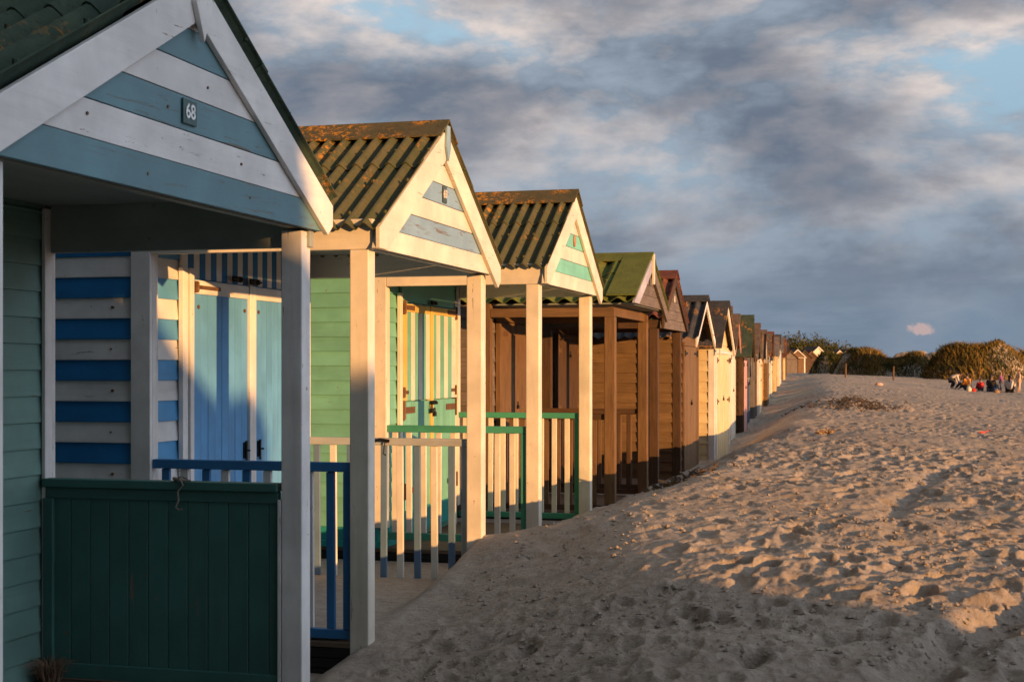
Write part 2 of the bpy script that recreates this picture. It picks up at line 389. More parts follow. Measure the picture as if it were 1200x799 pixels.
def boards_x(mb, x, y0, y1, z0, z1, h, mats, out=.016, sgn=1, z_off=0):     # wall facing +x (sgn 1), boards along y
    z = z0; i = z_off
    while z < z1-.01:
        zt = min(z+h, z1)
        mb.prism_y([(x, z), (x+sgn*out, z+.002), (x+sgn*out, z+.012), (x+sgn*.004, zt), (x, zt)], y0, y1, mats[i % len(mats)])
        z += h; i += 1
def boards_y(mb, y, x0, x1, z0, z1, h, mats, out=.016, sgn=-1, z_off=0):     # wall facing -y (sgn -1)
    z = z0; i = z_off
    while z < z1-.01:
        zt = min(z+h, z1)
        mb.prism_x([(y, z), (y+sgn*out, z+.002), (y+sgn*out, z+.012), (y+sgn*.004, zt), (y, zt)], x0, x1, mats[i % len(mats)])
        z += h; i += 1
def strap_hinge(par, x, y, z, d, L=.2, mat=RUST, h=.035):
    mb = MB(); mb.box(x, x+.006, min(y, y+d*L), max(y, y+d*L), z-h/2, z+h/2)
    mb.box(x, x+.012, y-.02 if d > 0 else y-.005, y+.005 if d > 0 else y+.02, z-h*1.5, z+h*1.5)
    mb.tube([(x+.012, y, z-h*1.3), (x+.012, y, z+h*1.3)], .008)
    return mb.build('hinge', mat, par, .001)
def padlock(par, x, y, z):
    mb = MB(); mb.box(x, x+.022, y-.022, y+.022, z-.05, z-.01)
    mb.tube([(x+.011, y-.014, z-.01), (x+.011, y-.014, z+.012), (x+.011, y-.008, z+.022), (x+.011, y+.008, z+.022), (x+.011, y+.014, z+.012), (x+.011, y+.014, z-.01)], .0045)
    return mb.build('padlock', IRON, par, .002)
def bolt(par, x, y, z, horiz=True):
    mb = MB()
    if horiz:
        mb.box(x, x+.006, y-.06, y+.06, z-.018, z+.018); mb.tube([(x+.014, y-.075, z), (x+.014, y+.08, z)], .009)
        mb.box(x+.004, x+.024, y-.045, y-.03, z-.016, z+.016); mb.box(x+.004, x+.024, y+.03, y+.045, z-.016, z+.016); mb.tube([(x+.014, y, z), (x+.045, y, z-.01)], .007)
    else:
        mb.box(x, x+.006, y-.018, y+.018, z-.05, z+.05); mb.tube([(x+.014, y, z-.07), (x+.014, y, z+.06)], .008); mb.tube([(x+.014, y, z), (x+.04, y, z)], .006)
    return mb.build('bolt', IRON, par, .001)
def railing(par, y, x0, x1, ztop, zbot, rail, bals, n, endpost=True, h=.055, wd=.045, bw=.045, bottom=True, bal_alt=False):
    """side rail of a porch, running along x at y; balusters are its sub-parts"""
    mb = MB(); mb.box(x0, x1, y-wd/2, y+wd/2, ztop-h, ztop)
    if bottom and endpost: mb.box(x0, x1, y-wd/2, y+wd/2, zbot, zbot+h)
    if endpost: mb.box(x1-.045, x1, y-wd/2, y+wd/2, zbot+h+.001, ztop-h-.001)
    r = mb.build('railing', rail, par, .004)
    if bottom and not endpost: MB().box(x0, x1, y-wd/2, y+wd/2, zbot, zbot+h).build('bottom_rail', rail, r, .004)
    protos = {}
    for i in range(n):
        x = x1-.118-.122*i; mt = bals[i % len(bals)]
        if x < x0+.03: break
        if mt.name not in protos:
            q = MB(); q.box(-bw/2, bw/2, -.012, .012, 0 if bottom else -.16, ztop-h-zbot-(h if bottom else 0)-.004); o = q.build('baluster', mt, r, .003); protos[mt.name] = o
        else:
            o = protos[mt.name].copy(); link(o); o.parent = r
        o.location = (x, y+random.uniform(-.002, .002), zbot+(h if bottom else 0)+.002); o.rotation_euler = (0, R(random.uniform(-.4, .4)), 0)
    return r

def gable_hut(name, label, X, Yc, W_, z0, t, zi, za, zband, gx, mats, P_=1.29, L_=2.2, bh=.12, gb=.12, wallboards=None, frontboards=None,
              roof=ROOF_MOSS, lam=.1, amp=.02, postw=.1, gable_pat=None, gcols=None, eave=.11, post_mat=None, beam_mat=None, barge_mats=None,
              trim=None, barge_t=.025, barge_w=.15, roof_over=.035, rz=0, posts=True, z_w0=-.02, front_beam_z=.15, roof_back=.15, beam_dz=(0, .16), gz0=None, eave_near=.03, deck_z=0., wide_cap=False):
    t_ = thing(name, label, 'beach hut', (-X, Yc, z0), rz, 'beach huts in a row facing the sand')
    hw = W_/2; xb = -P_-L_
    # deck
    mb = MB(); x = xb
    yb = -hw+.002
    while yb < hw-.05:
        mb.box(xb, -.004, yb, min(yb+.118, hw-.002), deck_z-.03, deck_z); yb += .122
    d = mb.build('deck', W('deck', 'x'), t_, .003)
    mb = MB(); 
    for yy in (-hw+.004, hw-.05):
        for q in range(3): mb.box(xb, -.01, yy, yy+.045, deck_z-.085-.055*q, deck_z-.035-.055*q)
    mb.box(-.06, -.012, -hw+.06, hw-.06, deck_z-.19, deck_z-.035)
    mb.build('joist', W('black_wood', 'x'), t_, .003)
    # cabin: dark core + weatherboards
    core = MB(); zt = za-t*hw-.02
    core.prism_x([(-hw+.03, -.01), (hw-.03, -.01), (hw-.03, zt), (0, za-.06), (-hw+.03, zt)], xb+.02, -P_-.02)
    wl = core
    sw = zband+.14
    b0 = wallboards or [1]
    boards_y(wl, -hw+.03, xb+.02, -P_-.02, z_w0, sw-.0, bh, b0, sgn=-1)
    boards_y(wl, hw-.03, xb+.02, -P_-.02, z_w0, sw-.0, bh, b0, sgn=1)
    boards_x(wl, -P_-.02, -hw+.03, hw-.03, z_w0, sw, bh, frontboards or b0, sgn=1)
    wall = wl.build('wall', mats, t_, 0)
    # corner trims
    for s in (-1, 1):
        mb = MB()
        mb.box(-P_-.10, -P_+.018, *sorted((s*(hw+.0), s*(hw-.028))), z_w0, sw)
        mb.box(-P_-.002, -P_+.0185, *sorted((s*(hw-.028), s*(hw-.09))), z_w0, sw)
        mb.build('corner_trim', trim, t_, .003)
    # roof
    hwr = hw+eave; hwn = hw+eave_near; xr1 = gx+roof_over; xr0 = xb-roof_back
    for s in (-1, 1):
        he = hwr if s > 0 else hwn
        mb = MB(); ym = s*he*.42; ysp = s*he*.38
        corr_sheet(mb, xr0, xr1, s*.02, za-t*.02, ym, za-t*abs(ym), lam, amp, .007)
        corr_sheet(mb, xr0, xr1, ysp, za-t*abs(ysp), s*he, za-t*he, lam, amp, -.002)
        for fr_ in (.30, .62, .93):
            xq = xr1-lam*.0-.0
            for kx in range(0, 14, 2):
                xx_ = xr1-lam*kx-.001; yy_ = s*he*fr_; nz_ = 1/math.sqrt(1+t*t); zz_ = za-t*abs(yy_)+2*amp
                mb.tube([(xx_-.01, yy_, zz_-.004), (xx_-.01, yy_+s*.004*t, zz_+.014)], .010, 6)
        if wide_cap:
            c0 = .012+2*amp; mb.prism_x([(s*.05, za-t*.05+c0), (s*he, za-t*he+c0), (s*he, za-t*he+c0+.012), (s*.05, za-t*.05+c0+.012)], xr1-.30, xr1+.004)
        o = mb.build('roof_sheet', roof, t_, 0, smooth=False)
    mb = MB(); c = .17; r0 = 2*amp+.012; cs = 1/math.sqrt(1+t*t)
    top = [(-c, za-t*c+r0+.004), (-.03, za-t*.03+r0+.012), (0, za+r0+.02), (.03, za-t*.03+r0+.012), (c, za-t*c+r0+.004)]
    poly = top+[(y_, z_-.012) for y_, z_ in reversed(top)]
    n = 8
    for q in range(n):
        xa = xr0-.01+(xr1+.02-xr0)*q/n; xb_ = xr0-.01+(xr1+.02-xr0)*(q+1)/n
        pass
    mb.prism_x(list(reversed(poly)), xr0-.01, xr1+.012)
    mb.build('ridge_cap', ROOF_CAP if roof in (ROOF_MOSS, ROOF_DGREEN) else roof, t_, .004)
    # ceiling under the porch roof
    mb = MB()
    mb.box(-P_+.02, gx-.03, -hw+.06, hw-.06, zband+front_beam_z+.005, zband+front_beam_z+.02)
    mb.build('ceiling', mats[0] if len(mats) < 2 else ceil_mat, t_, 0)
    # beams
    pm = post_mat; bmm = beam_mat or pm
    for s in (-1, 1):
        y0_, y1_ = sorted((s*hw, s*(hw-.045)))
        mb = MB(); mb.box(-P_+.02, min(gx-.028, .022) if gx < .1 else -.002, y0_, y1_, zband+beam_dz[0], zband+beam_dz[1])
        mb.build('beam', bmm, t_, .004)
    mb = MB(); mb.box(-.08, -.035, -hw+.05, hw-.05, zband+.01, zband+.10); mb.build('beam', bmm, t_, .004)
    if posts:
        for s in (-1, 1):
            y0_, y1_ = sorted((s*hw, s*(hw-postw)))
            mb = MB(); mb.box(-postw-.006, 0, y0_, y1_, -.35, zband-.001 if not gx < .03 else zband)
            mb.build('post', pm, t_, .006)
    # gable boards between barge boards (front at gx)
    gm = MB(); zz = gz0 or zband; i = 0
    zk = za-.02
    def hwz(z): return min(hw+.03, max(.0, (zk-z)/t))
    while zz < zk-.03:
        zt_ = min(zz+gb, zk-.02); a, b_ = hwz(zz), hwz(zt_)
        g_ = .0035
        gm.prism_x([(-a, zz+g_), (a, zz+g_), (b_, zt_-.0), (-b_, zt_)], gx-.022, gx-(.002 if i % 2 else .0)-.001*(i % 3), gable_pat[i % len(gable_pat)])
        zz += gb; i += 1
    gm.build('gable_board', gcols, t_, .002)
    # barge boards
    for s in (-1, 1):
        c0 = barge_w/cs
        poly = [(0, za+.005), (s*hwr, za-t*hwr+.005), (s*hwr, za-t*hwr-c0*.55), (s*(hwr-.06), za-t*(hwr-.06)-c0), (0, za-c0)]
        if s < 0 and eave_near < .05:
            zb_ = (gz0 or zband)+.002; yk = min((za-c0-zb_)/t, hwn-.001)
            poly = [(0, za+.005), (-hwn, za-t*hwn+.005), (-hwn, zb_), (-yk, zb_), (0, za-c0)]
        mb = MB()
        if s > 0: poly = list(reversed(poly))
        mb.prism_x(poly, gx+.0005, gx+barge_t, 0)
        mb.build('barge_board', barge_mats[0 if s < 0 else 1], t_, .003)
    t_['hw'] = hw
    del t_['hw']
    return t_, wall

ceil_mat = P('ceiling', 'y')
def plank_door(par, x, y0, y1, z0, z1, mats, pat, bw=.09, name='door', th=.03, gap=.003):
    mb = MB(); y = y0; i = 0
    while y < y1-.01:
        ye = min(y+bw, y1)
        mb.prism_x([(y+gap/2, z0), (ye-gap/2, z0), (ye-gap/2, z1), (y+gap/2, z1)], x, x+th-(i % 2)*.0015, pat[i % len(pat)]); y += bw; i += 1
    mb.box(x-.002, x+th-.008, y0+.002, y1-.002, z0+.002, z1-.002, pat[0])
    return mb.build(name, mats, par, .002)
def frame(par, x, y0, y1, z0, z1, mat, w_=.06, th=.05, name='door_frame'):
    mb = MB(); mb.box(x, x+th, y0, y0+w_, z0, z1-w_-.001); mb.box(x, x+th, y1-w_, y1, z0, z1-w_-.001); mb.box(x, x+th+.002, y0, y1, z1-w_, z1)
    return mb.build(name, mat, par, .003)
def text_obj(par, body, size, loc, mat, ext=.001):
    cu = bpy.data.curves.new('numerals', 'FONT'); cu.body = body; cu.size = size; cu.extrude = ext; cu.align_x = 'CENTER'; cu.align_y = 'CENTER'; cu.offset = size*.018
    o = bpy.data.objects.new('numerals', cu); link(o)
    dg = bpy.context.evaluated_depsgraph_get(); me = bpy.data.meshes.new_from_object(o.evaluated_get(dg)); bpy.data.objects.remove(o)
    me.materials.clear(); me.materials.append(mat); o = bpy.data.objects.new('numerals', me); link(o)
    o.rotation_euler = (R(90), 0, R(90)); o.location = loc; o.parent = par; return o

# ------------------------------------------------------------------ hut 68 (nearest)
h1, w1 = gable_hut('beach_hut', 'nearest hut in shade with sage boards, slate blue and white gable numbered 68', 2.65, 4.99, 2.50, .02, .545, 2.78, 2.935, 2.067, .045,
    [P('sage', 'y'), P('sage', 'x')], P_=1.38, bh=.128, gb=.132, wallboards=[1], frontboards=[0], roof=ROOF_DGREEN, gable_pat=[0, 1], gcols=[P('slate_blue'), P('white')],
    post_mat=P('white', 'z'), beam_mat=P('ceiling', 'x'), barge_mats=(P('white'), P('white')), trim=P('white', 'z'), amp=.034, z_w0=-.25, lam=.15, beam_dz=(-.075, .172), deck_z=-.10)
pl = MB().box(.046, .054, -.062, .048, 2.405, 2.50).build('number_plate', plain('dark_teal_plate', (.015, .075, .07), .3), h1, .002)
pl.location.y = -.035; pl.location.z = -.048
text_obj(pl, '68', .078, (.0555, -.007, 2.4525), plain('white_numerals', (.8, .8, .78), .4))
fm = MB(); fm.prism_x([(-.055, 3.02), (-.065, 2.82), (0, 2.68), (.065, 2.82), (.055, 3.02)][::-1], .072, .094); fm.build('finial', P('white', 'z'), h1, .003)
# solid side panel, far side of the porch
pn = MB(); y = 1.25-.07
xx = -1.33
while xx < -.13:
    pn.box(xx+.002, min(xx+.105, -.12)-.002, y-.012, y+.008, -.03, .80); xx += .105
pn = pn.build('side_panel', P('bottle', 'z'), h1, .003)
q = MB(); q.box(-1.37, -.125, y-.04, y+.035, .845, .885); q.box(-1.36, -.125, y-.022, y+.02, .79, .8445); q.build('top_rail', P('bottle', 'x'), pn, .004); q = MB(); q.box(-1.36, -.11, y-.024, y+.02, -.085, -.012); q.build('bottom_rail', P('bottle', 'x'), pn, .004)
q = MB(); q.box(-1.37, -1.315, y-.03, y+.03, -.011, .789); q.build('stile', P('bottle', 'z'), pn, .004)
q = MB(); q.box(-.125, -.108, y-.03, y+.02, -.4, .81); q.build('stile', P('white', 'z'), pn, .003)
hk = MB(); hk.tube([(-.62, y-.045, .90), (-.60, y-.05, .87), (-.625, y-.055, .84), (-.62, y-.055, .80), (-.635, y-.058, .765), (-.615, y-.06, .752), (-.60, y-.06, .758)], .005)
hk.tube([(-.66, y-.02, .888), (-.62, y-.03, .905), (-.58, y-.02, .888), (-.62, y-.045, .895), (-.66, y-.03, .90)], .008)
hk.build('hook', plain('frayed_rope', (.22, .19, .15), .9), pn)
# door in the front wall
frame(h1, -1.38, -.75, .75, 0, 2.0, P('sage', 'z')); plank_door(h1, -1.379, -.69, .69, .01, 1.938, [P('sage', 'z')], [0])

gable_hut('beach_hut', 'hut just outside the left edge of the view, next to number 68', 2.65, 1.75, 2.3, .02, .56, 2.75, 2.9, 2.067, .045,
    [P('sage', 'y'), P('sage', 'x')], P_=1.3, bh=.128, gb=.132, wallboards=[1], frontboards=[0], roof=ROOF_DGREEN, gable_pat=[0, 1], gcols=[P('sage'), P('white')],
    post_mat=P('white', 'z'), beam_mat=P('ceiling', 'x'), barge_mats=(P('white'), P('white')), trim=P('white', 'z'), amp=.03, lam=.15)
for yy, zz in ((-.35, 2.13), (.42, 2.27), (-.2, 2.40), (.5, 2.14), (-.75, 2.28), (.12, 2.53)):
    q = MB(); q.tube([(.042, yy, zz), (.0475, yy, zz)], .006, 8); q.build('nail', RUST, h1)
# ------------------------------------------------------------------ hut two: blue and white
h2, w2 = gable_hut('beach_hut', 'hut with blue and white striped boards, blue doors and faded blue gable stripes', 2.65, 8.125, 2.23, 0, .60, 2.70, 2.86, 2.067, .05,
    [P('white', 'x'), P('blue', 'x'), P('white', 'y'), P('pale_blue', 'y')], P_=1.29, bh=.1145, gb=.118, wallboards=[1, 0], frontboards=[3, 2], roof=ROOF_MOSS,
    gable_pat=[0, 1], gcols=[P('cream'), P('faded_blue')], post_mat=P('cream', 'z'), beam_mat=P('cream', 'x'), barge_mats=(P('cream'), P('cream')), trim=P('white', 'z'), z_w0=.0, lam=.1)
pl = MB().box(.0505, .058, -.035, .035, 2.435, 2.535).build('number_plate', plain('dark_grey_plate', (.05, .08, .075), .4), h2, .002)
pl.location.y = .03
text_obj(pl, '69', .07, (.0595, .0, 2.485), plain('cream_numerals', (.7, .62, .5), .5))
fm = MB(); fm.prism_x([(-.03, 2.89), (-.04, 2.76), (0, 2.68), (.04, 2.76), (.03, 2.89)][::-1], .077, .092); fm.build('finial', P('faded_blue', 'z'), h2, .002)
xw = -1.29
# striped panel above the doors
mb = MB(); yy = -.74; i = 0
while yy < .98: mb.box(xw-.005, xw+.012+.001*(i % 2), yy+.001, yy+.071, 1.965, 2.22, i % 2); yy += .072; i += 1
mb.build('striped_panel', [P('white', 'z'), P('blue', 'z')], h2, .001)
for a, b_ in ((-.76, -.70), (-.69, -.645), (.92, .97)):
    fr = MB(); fr.box(xw-.0, xw+.03+(.012 if a == -.69 else 0), a, b_, .0, 2.02); fr.build('door_frame', P('white', 'z'), h2, .003)
for (a, b_, nm) in ((-.63, .085, 0), (.185, .905, 1)):
    d = plank_door(h2, xw+.002, a, b_, .04, 1.96, [P('door_blue', 'z')], [0], bw=.0895, th=.028)
    yh = a if nm == 0 else b_; dr = 1 if nm == 0 else -1
    mb = MB(); mb.box(xw+.0305, xw+.040, a+.005, b_-.005, 1.875, 1.955); mb.build('ledge', P('white', 'y'), d, .003)
    strap_hinge(d, xw+.041, yh+dr*.01, 1.915, dr, .30, RUST, .022)
    strap_hinge(d, xw+.030, yh+dr*.01, .35, dr, .34, RUST, .05)
    bolt(d, xw+.031, (b_ if nm == 0 else a)-dr*.05, .93, False)
    for yb in (a+.05, b_-.05):
        q = MB(); q.tube([(xw+.029, yb, 1.80), (xw+.037, yb, 1.80)], .012, 8); q.build('screw', RUST, d)
mb = MB(); mb.box(xw+.003, xw+.045, .09, .18, .04, 1.96); mb.build('astragal', P('white', 'z'), h2, .004)
bolt(h2, xw+.046, .135, 1.985); bolt(h2, xw+.041, -.10, 1.99)
for k_, zz in enumerate((.63, .86, 1.09, 1.32, 1.55, 1.78)):
    q = MB(); q.tube([(-1.52+.01*(k_ % 2), -1.095, zz-.0), (-1.52+.01*(k_ % 2), -1.106, zz)], .005+.003*(k_ % 2), 8); q.build('nail', RUST, h2)
railing(h2, -1.07, -1.27, -.108, .945, .012, P('rail_blue', 'x'), [P('rail_blue', 'z'), P('white', 'z')], 12, h=.05)
r = railing(h2, 1.07, -1.27, -.108, .965, .02, P('rail_grey', 'x'), [P('steel', 'z'), P('cream', 'z')], 12, h=.05, endpost=True, bottom=False)
mb = MB(); mb.tube([(-.78, 1.035, .945), (-.72, 1.02, .955), (-.66, 1.03, .945)], .012); mb.tube([(-.69, 1.03, .94), (-.70, 1.02, .86), (-.68, 1.02, .85)], .005); mb.build('latch', IRON, r)

# ------------------------------------------------------------------ hut three: mint green
h3, w3 = gable_hut('beach_hut', 'mint green beach hut with yellow striped stable doors and cream gable with sea green stripes', 2.65, 11.76, 2.04, 0, .63, 2.70, 2.88, 2.095, .05,
    [P('mint', 'x'), P('mint', 'y'), P('teal', 'x'), P('teal', 'y')], P_=1.28, bh=.118, gb=.118, wallboards=[0], frontboards=[1], roof=ROOF_MOSS,
    gable_pat=[0, 1], gcols=[P('cream'), P('sea')], post_mat=P('cream', 'z'), beam_mat=P('cream', 'x'), barge_mats=(P('cream'), P('cream')), trim=P('cream', 'z'), z_w0=.16, lam=.105, amp=.022)
pl = MB(); pts = [(.034*math.cos(a)+.02, 2.515+.05*math.sin(a)) for a in [i*2*math.pi/14 for i in range(14)]]
pl.prism_x(pts, .0505, .06); pl.build('oval_plaque', plain('tan_plaque', (.42, .22, .10), .6), h3, .002)
xw = -1.28
mb = MB()
mb.box(xw-.004, xw+.004, -.93, -.70, .0, .158, 1); MB().box(xw-.004, xw+.004, .78, .96, .0, .158).build('plinth', P('teal', 'y'), h3, .002)
for s in (-1,): mb.box(xw-2.1, xw-.05, -1.015, -.985, .0, .158, 0)
mb.box(xw-.9, xw+.02, -1.028, -.975, .0, .05, 0)
mb.build('plinth', [P('teal', 'x'), P('teal', 'y')], h3, .002)
mb = MB(); mb.box(xw, xw+.03, -.70, -.64, .0, 2.06); mb.box(xw, xw+.03, .82, .865, .0, 2.06); mb.box(xw, xw+.02, -.639, .819, 1.99, 2.23, 1)
mb.build('door_frame', [P('cream', 'z'), P('mint', 'z')], h3, .003)
pat_mats = [P('yellow', 'z'), P('mint', 'z'), P('cream', 'z')]
for (a, b_, nm) in ((-.635, .06, 0), (.135, .815, 1)):
    d = plank_door(h3, xw+.002, a, b_, 1.17, 1.98, pat_mats, [0, 1, 2, 1, 2, 1, 2] if nm == 0 else [1, 2, 1, 2, 1, 2], bw=.0995 if nm == 0 else .1135, name='upper_door')
    d['label'] = 'upper stable door with yellow, cream and mint stripes'
    yh = a if nm == 0 else b_; dr = 1 if nm == 0 else -1
    mb = MB(); mb.box(xw+.0305, xw+.038, a+.005, b_-.005, 1.91, 1.975); mb.build('ledge', P('yellow', 'y'), d, .003)
    strap_hinge(d, xw+.039, yh+dr*.01, 1.945, dr, .25, RUST, .04); strap_hinge(d, xw+.031, yh+dr*.01, 1.24, dr, .12, RUST, .03)
    d = plank_door(h3, xw+.002, a, b_, .05, 1.16, [P('mint', 'z')], [0], bw=.0995, name='lower_door')
    mb = MB(); mb.box(xw+.0305, xw+.04, a+.005, b_-.005, .06, .26); mb.build('kick_board', P('teal', 'y'), d, .003)
    strap_hinge(d, xw+.031, yh+dr*.01, 1.09, dr, .28, RUST, .055); strap_hinge(d, xw+.041, yh+dr*.01, .42, dr, .25, RUST, .045)
mb = MB(); mb.box(xw+.003, xw+.045, .064, .131, .05, 1.98); mb.build('astragal', P('yellow', 'z'), h3, .004)
bolt(h3, xw+.046, .10, 1.14); padlock(h3, xw+.05, .11, 1.07); padlock(h3, xw+.05, .03, 1.1); bolt(h3, xw+.046, .10, 2.01); padlock(h3, xw+.05, .10, .40)
railing(h3, -.975, -1.26, -.108, .985, .07, P('rail_green', 'x'), [P('cream', 'z')], 12, h=.055)
railing(h3, .975, -1.26, -.108, 1.03, .06, P('rail_green', 'x'), [P('cream', 'z')], 12, h=.05)

# ------------------------------------------------------------------ hut four: brown, green roof
h4, w4 = gable_hut('beach_hut', 'brown timber beach hut with bright green corrugated roof and pale lilac barge boards', 2.65, 14.88, 2.02, 0, .47, 2.45, 2.585, 1.95, .18,
    [W('weathered', 'x'), W('weathered', 'y')], P_=1.30, bh=.15, gb=.115, wallboards=[0], frontboards=[1], roof=ROOF_GREEN,
    gable_pat=[0], gcols=[W('weathered')], post_mat=W('tan', 'z'), beam_mat=W('tan', 'x'), barge_mats=(P('lilac'), W('weathered')), trim=W('tan', 'z'), z_w0=.0, lam=.18, amp=.024, wide_cap=True, barge_w=.12, barge_t=.03, front_beam_z=.12, beam_dz=(0, .09), gz0=2.08)
xw = -1.30
frame(h4, xw, -.74, .74, 0, 1.98, W('tan', 'z')); 
for (a, b_, nm) in ((-.68, -.004, 0), (.004, .68, 1)):
    d = plank_door(h4, xw+.002, a, b_, .04, 1.915, [W('tan', 'z'), W('brown', 'z')], [0], bw=.0995)
    yh = a if nm == 0 else b_; dr = 1 if nm == 0 else -1
    strap_hinge(d, xw+.031, yh+dr*.01, 1.8, dr, .3, RUST, .05); strap_hinge(d, xw+.031, yh+dr*.01, .95, dr, .3, RUST, .05)
padlock(h4, xw+.03, .02, 1.05)
railing(h4, -.96, -1.28, -.10, .98, .02, W('brown', 'x'), [W('tan', 'z')], 8, endpost=False); railing(h4, .96, -1.28, -.10, .98, .02, W('brown', 'x'), [W('brown', 'z')], 8, endpost=False)
q = MB(); q.box(.212, .235, -.03, .03, 2.32, 2.64); q.build('finial', P('cream', 'z'), h4, .002)

# ------------------------------------------------------------------ hut five: dark brown, red roof
h5, w5 = gable_hut('beach_hut', 'dark brown beach hut with rust red corrugated roof and weathered gable boards', 2.63, 17.40, 1.92, 0, .54, 2.42, 2.56, 1.90, .05,
    [W('brown', 'x'), W('brown', 'y')], P_=1.30, bh=.15, gb=.115, wallboards=[0], frontboards=[1], roof=ROOF_RED,
    gable_pat=[0], gcols=[W('weathered')], post_mat=W('brown', 'z'), beam_mat=W('brown', 'x'), barge_mats=(W('brown'), W('dark')), trim=W('brown', 'z'), z_w0=.0, lam=.14, amp=.025, barge_w=.10, front_beam_z=.1, beam_dz=(0, .10))
q = MB(); q.box(.0505, .058, -.03, .03, 2.24, 2.32); q.build('number_plate', plain('pale_plate', (.6, .55, .45), .5), h5, .002)
xw = -1.30
frame(h5, xw, -.72, .72, 0, 1.85, W('brown', 'z'))
for (a, b_, nm) in ((-.66, -.004, 0), (.004, .66, 1)):
    d = plank_door(h5, xw+.002, a, b_, .04, 1.785, [W('brown', 'z')], [0], bw=.0995)
    yh = a if nm == 0 else b_; dr = 1 if nm == 0 else -1
    strap_hinge(d, xw+.031, yh+dr*.01, 1.65, dr, .2, RUST, .05); strap_hinge(d, xw+.031, yh+dr*.01, .95, dr, .2, RUST, .05)
padlock(h5, xw+.03, .02, 1.62)
railing(h5, -.90, -1.28, -.10, .95, .02, W('brown', 'x'), [W('tan', 'z')], 8, endpost=False)

# ------------------------------------------------------------------ plain huts without a porch
GRP = 'beach huts in a row facing the sand'
def small_hut(label, X, Yc, W_, z0, za, t, wallm, frontm, doorm, trimm, bargem, roof, over=.12, L_=2.0, gcol=None, corr=True, rz=0, bh=.13, group=GRP, hinges=True, eave=.08,
              lam=.14, scallop=False, doorpat=None, detail=True, name='beach_hut', lattice=False, sign=None, boards_front=True, number=False, door_w=None, z_base=-.3, transom=False):
    t_ = thing(name, label, 'beach hut', (-X, Yc, z0), rz, group)
    hw = W_/2; ze = za-t*hw; gx = over
    mb = MB(); mb.prism_x([(-hw, z_base), (hw, z_base), (hw, ze), (0, za-.02), (-hw, ze)], -L_, -.02)
    boards_y(mb, -hw, -L_+.01, -.02, z_base, ze-.01, bh, [0], sgn=-1, out=.018); boards_y(mb, hw, -L_+.01, -.02, z_base, ze-.01, bh, [0], sgn=1, out=.018)
    boards_x(mb, -.02, -hw, hw, z_base, ze, bh, [1], sgn=1)
    z = ze
    while z < za-.1:
        zt = min(z+bh, za-.03); a = (za-.02-z)/t; b_ = (za-.02-zt)/t
        mb.prism_x([(-a, z+.004), (a, z+.004), (b_, zt), (-b_, zt)], -.021, -.004, 1); z += bh
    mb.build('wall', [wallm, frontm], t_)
    for s in (-1, 1):
        mb = MB()
        mb.box(-.09, .006, *sorted((s*(hw-.001), s*(hw+.022))), z_base, ze-.03); mb.box(-.02, .0065, *sorted((s*(hw-.07), s*(hw-.001))), z_base, ze-.02)
        mb.build('corner_trim', trimm, t_, .003)
    xr1 = gx; xr0 = -L_-.1; hwr = hw+eave
    if corr:
        for s in (-1, 1):
            mb = MB(); corr_sheet(mb, xr0, xr1+.02, s*.01, za, s*hwr, za-t*hwr, lam, .02, .0); mb.build('roof_sheet', roof, t_)
        r0 = .045
    else:
        for s in (-1, 1):
            mb = MB(); c = .03
            poly = [(0, za), (s*hwr, za-t*hwr), (s*hwr, za-t*hwr+c), (0, za+c)]
            mb.prism_x(poly if s < 0 else poly[::-1], xr0, xr1+.02); mb.build('roof_sheet', roof, t_, .003)
        r0 = .03
    mb = MB(); c = .14; top = [(-c, za-t*c+r0+.004), (0, za+r0+.015), (c, za-t*c+r0+.004)]
    mb.prism_x(list(reversed(top+[(y_, z_-.012) for y_, z_ in reversed(top)])), xr0-.01, xr1+.03); mb.build('ridge_cap', roof, t_, .003)
    for s in (-1, 1):
        mb = MB(); cw = .11
        if scallop:
            top_ = [(0, za), (s*hwr, za-t*hwr)]; low = []
            n = 16
            for q in range(n*4+1):
                yq = hwr*(1-q/(n*4)); low.append((s*yq, za-t*yq-cw+.018*abs(math.sin(q/4*math.pi))))
            poly = top_+low
        else: poly = [(0, za+.01), (s*hwr, za-t*hwr+.01), (s*hwr, za-t*hwr-cw*.9), (0, za-cw*1.15)]
        mb.prism_x(poly[::-1] if s > 0 else poly, gx-.022, gx+.0, 0); mb.build('barge_board', bargem, t_, .002 if not scallop else 0)
    if number:
        mb = MB(); mb.box(-.003, .008, -.05, .05, za-.35, za-.26); mb.build('number_plate', plain('white_plate', (.7, .68, .62), .5), t_)
    if sign is not None:
        mb = MB(); mb.prism_x([(-.16, za-.42), (.16, za-.42), (.16, za-.15), (-.16, za-.15)], gx+.001, gx+.012); mb.build('gable_sign', sign, t_, .002)
    dw = door_w or (hw-.13); zd = ze-.08
    frame(t_, -.004, -dw-.05, dw+.05, .0, zd, trimm, .05, .03)
    if transom:
        pass
    for (a, b_, nm) in ((-dw+.003, -.004, 0), (.004, dw-.003, 1)):
        d = plank_door(t_, -.002, a, b_, .03, zd-.055, doorm if isinstance(doorm, list) else [doorm], doorpat or [0], bw=.115, th=.022)
        if hinges:
            yh = a if nm == 0 else b_; dr = 1 if nm == 0 else -1
            for zz in ((zd-.15, .95) if X < 2.6 or lattice else (zd-.15,)): strap_hinge(d, .0205, yh+dr*.01, zz, dr, .26, IRON if X > 2.6 else RUST, .03)
    if hinges: padlock(t_, .022, .0, 1.0)
    return t_
small_hut('tan hut with black strap hinges and scalloped white barge boards', 2.69, 19.55, 1.84, -.02, 2.40, .56, W('orange', 'x'), W('tan', 'y'), W('orange', 'z'), W('tan', 'z'), P('white'), ROOF_DARK,
          over=.24, scallop=True, L_=2.6, door_w=.62)
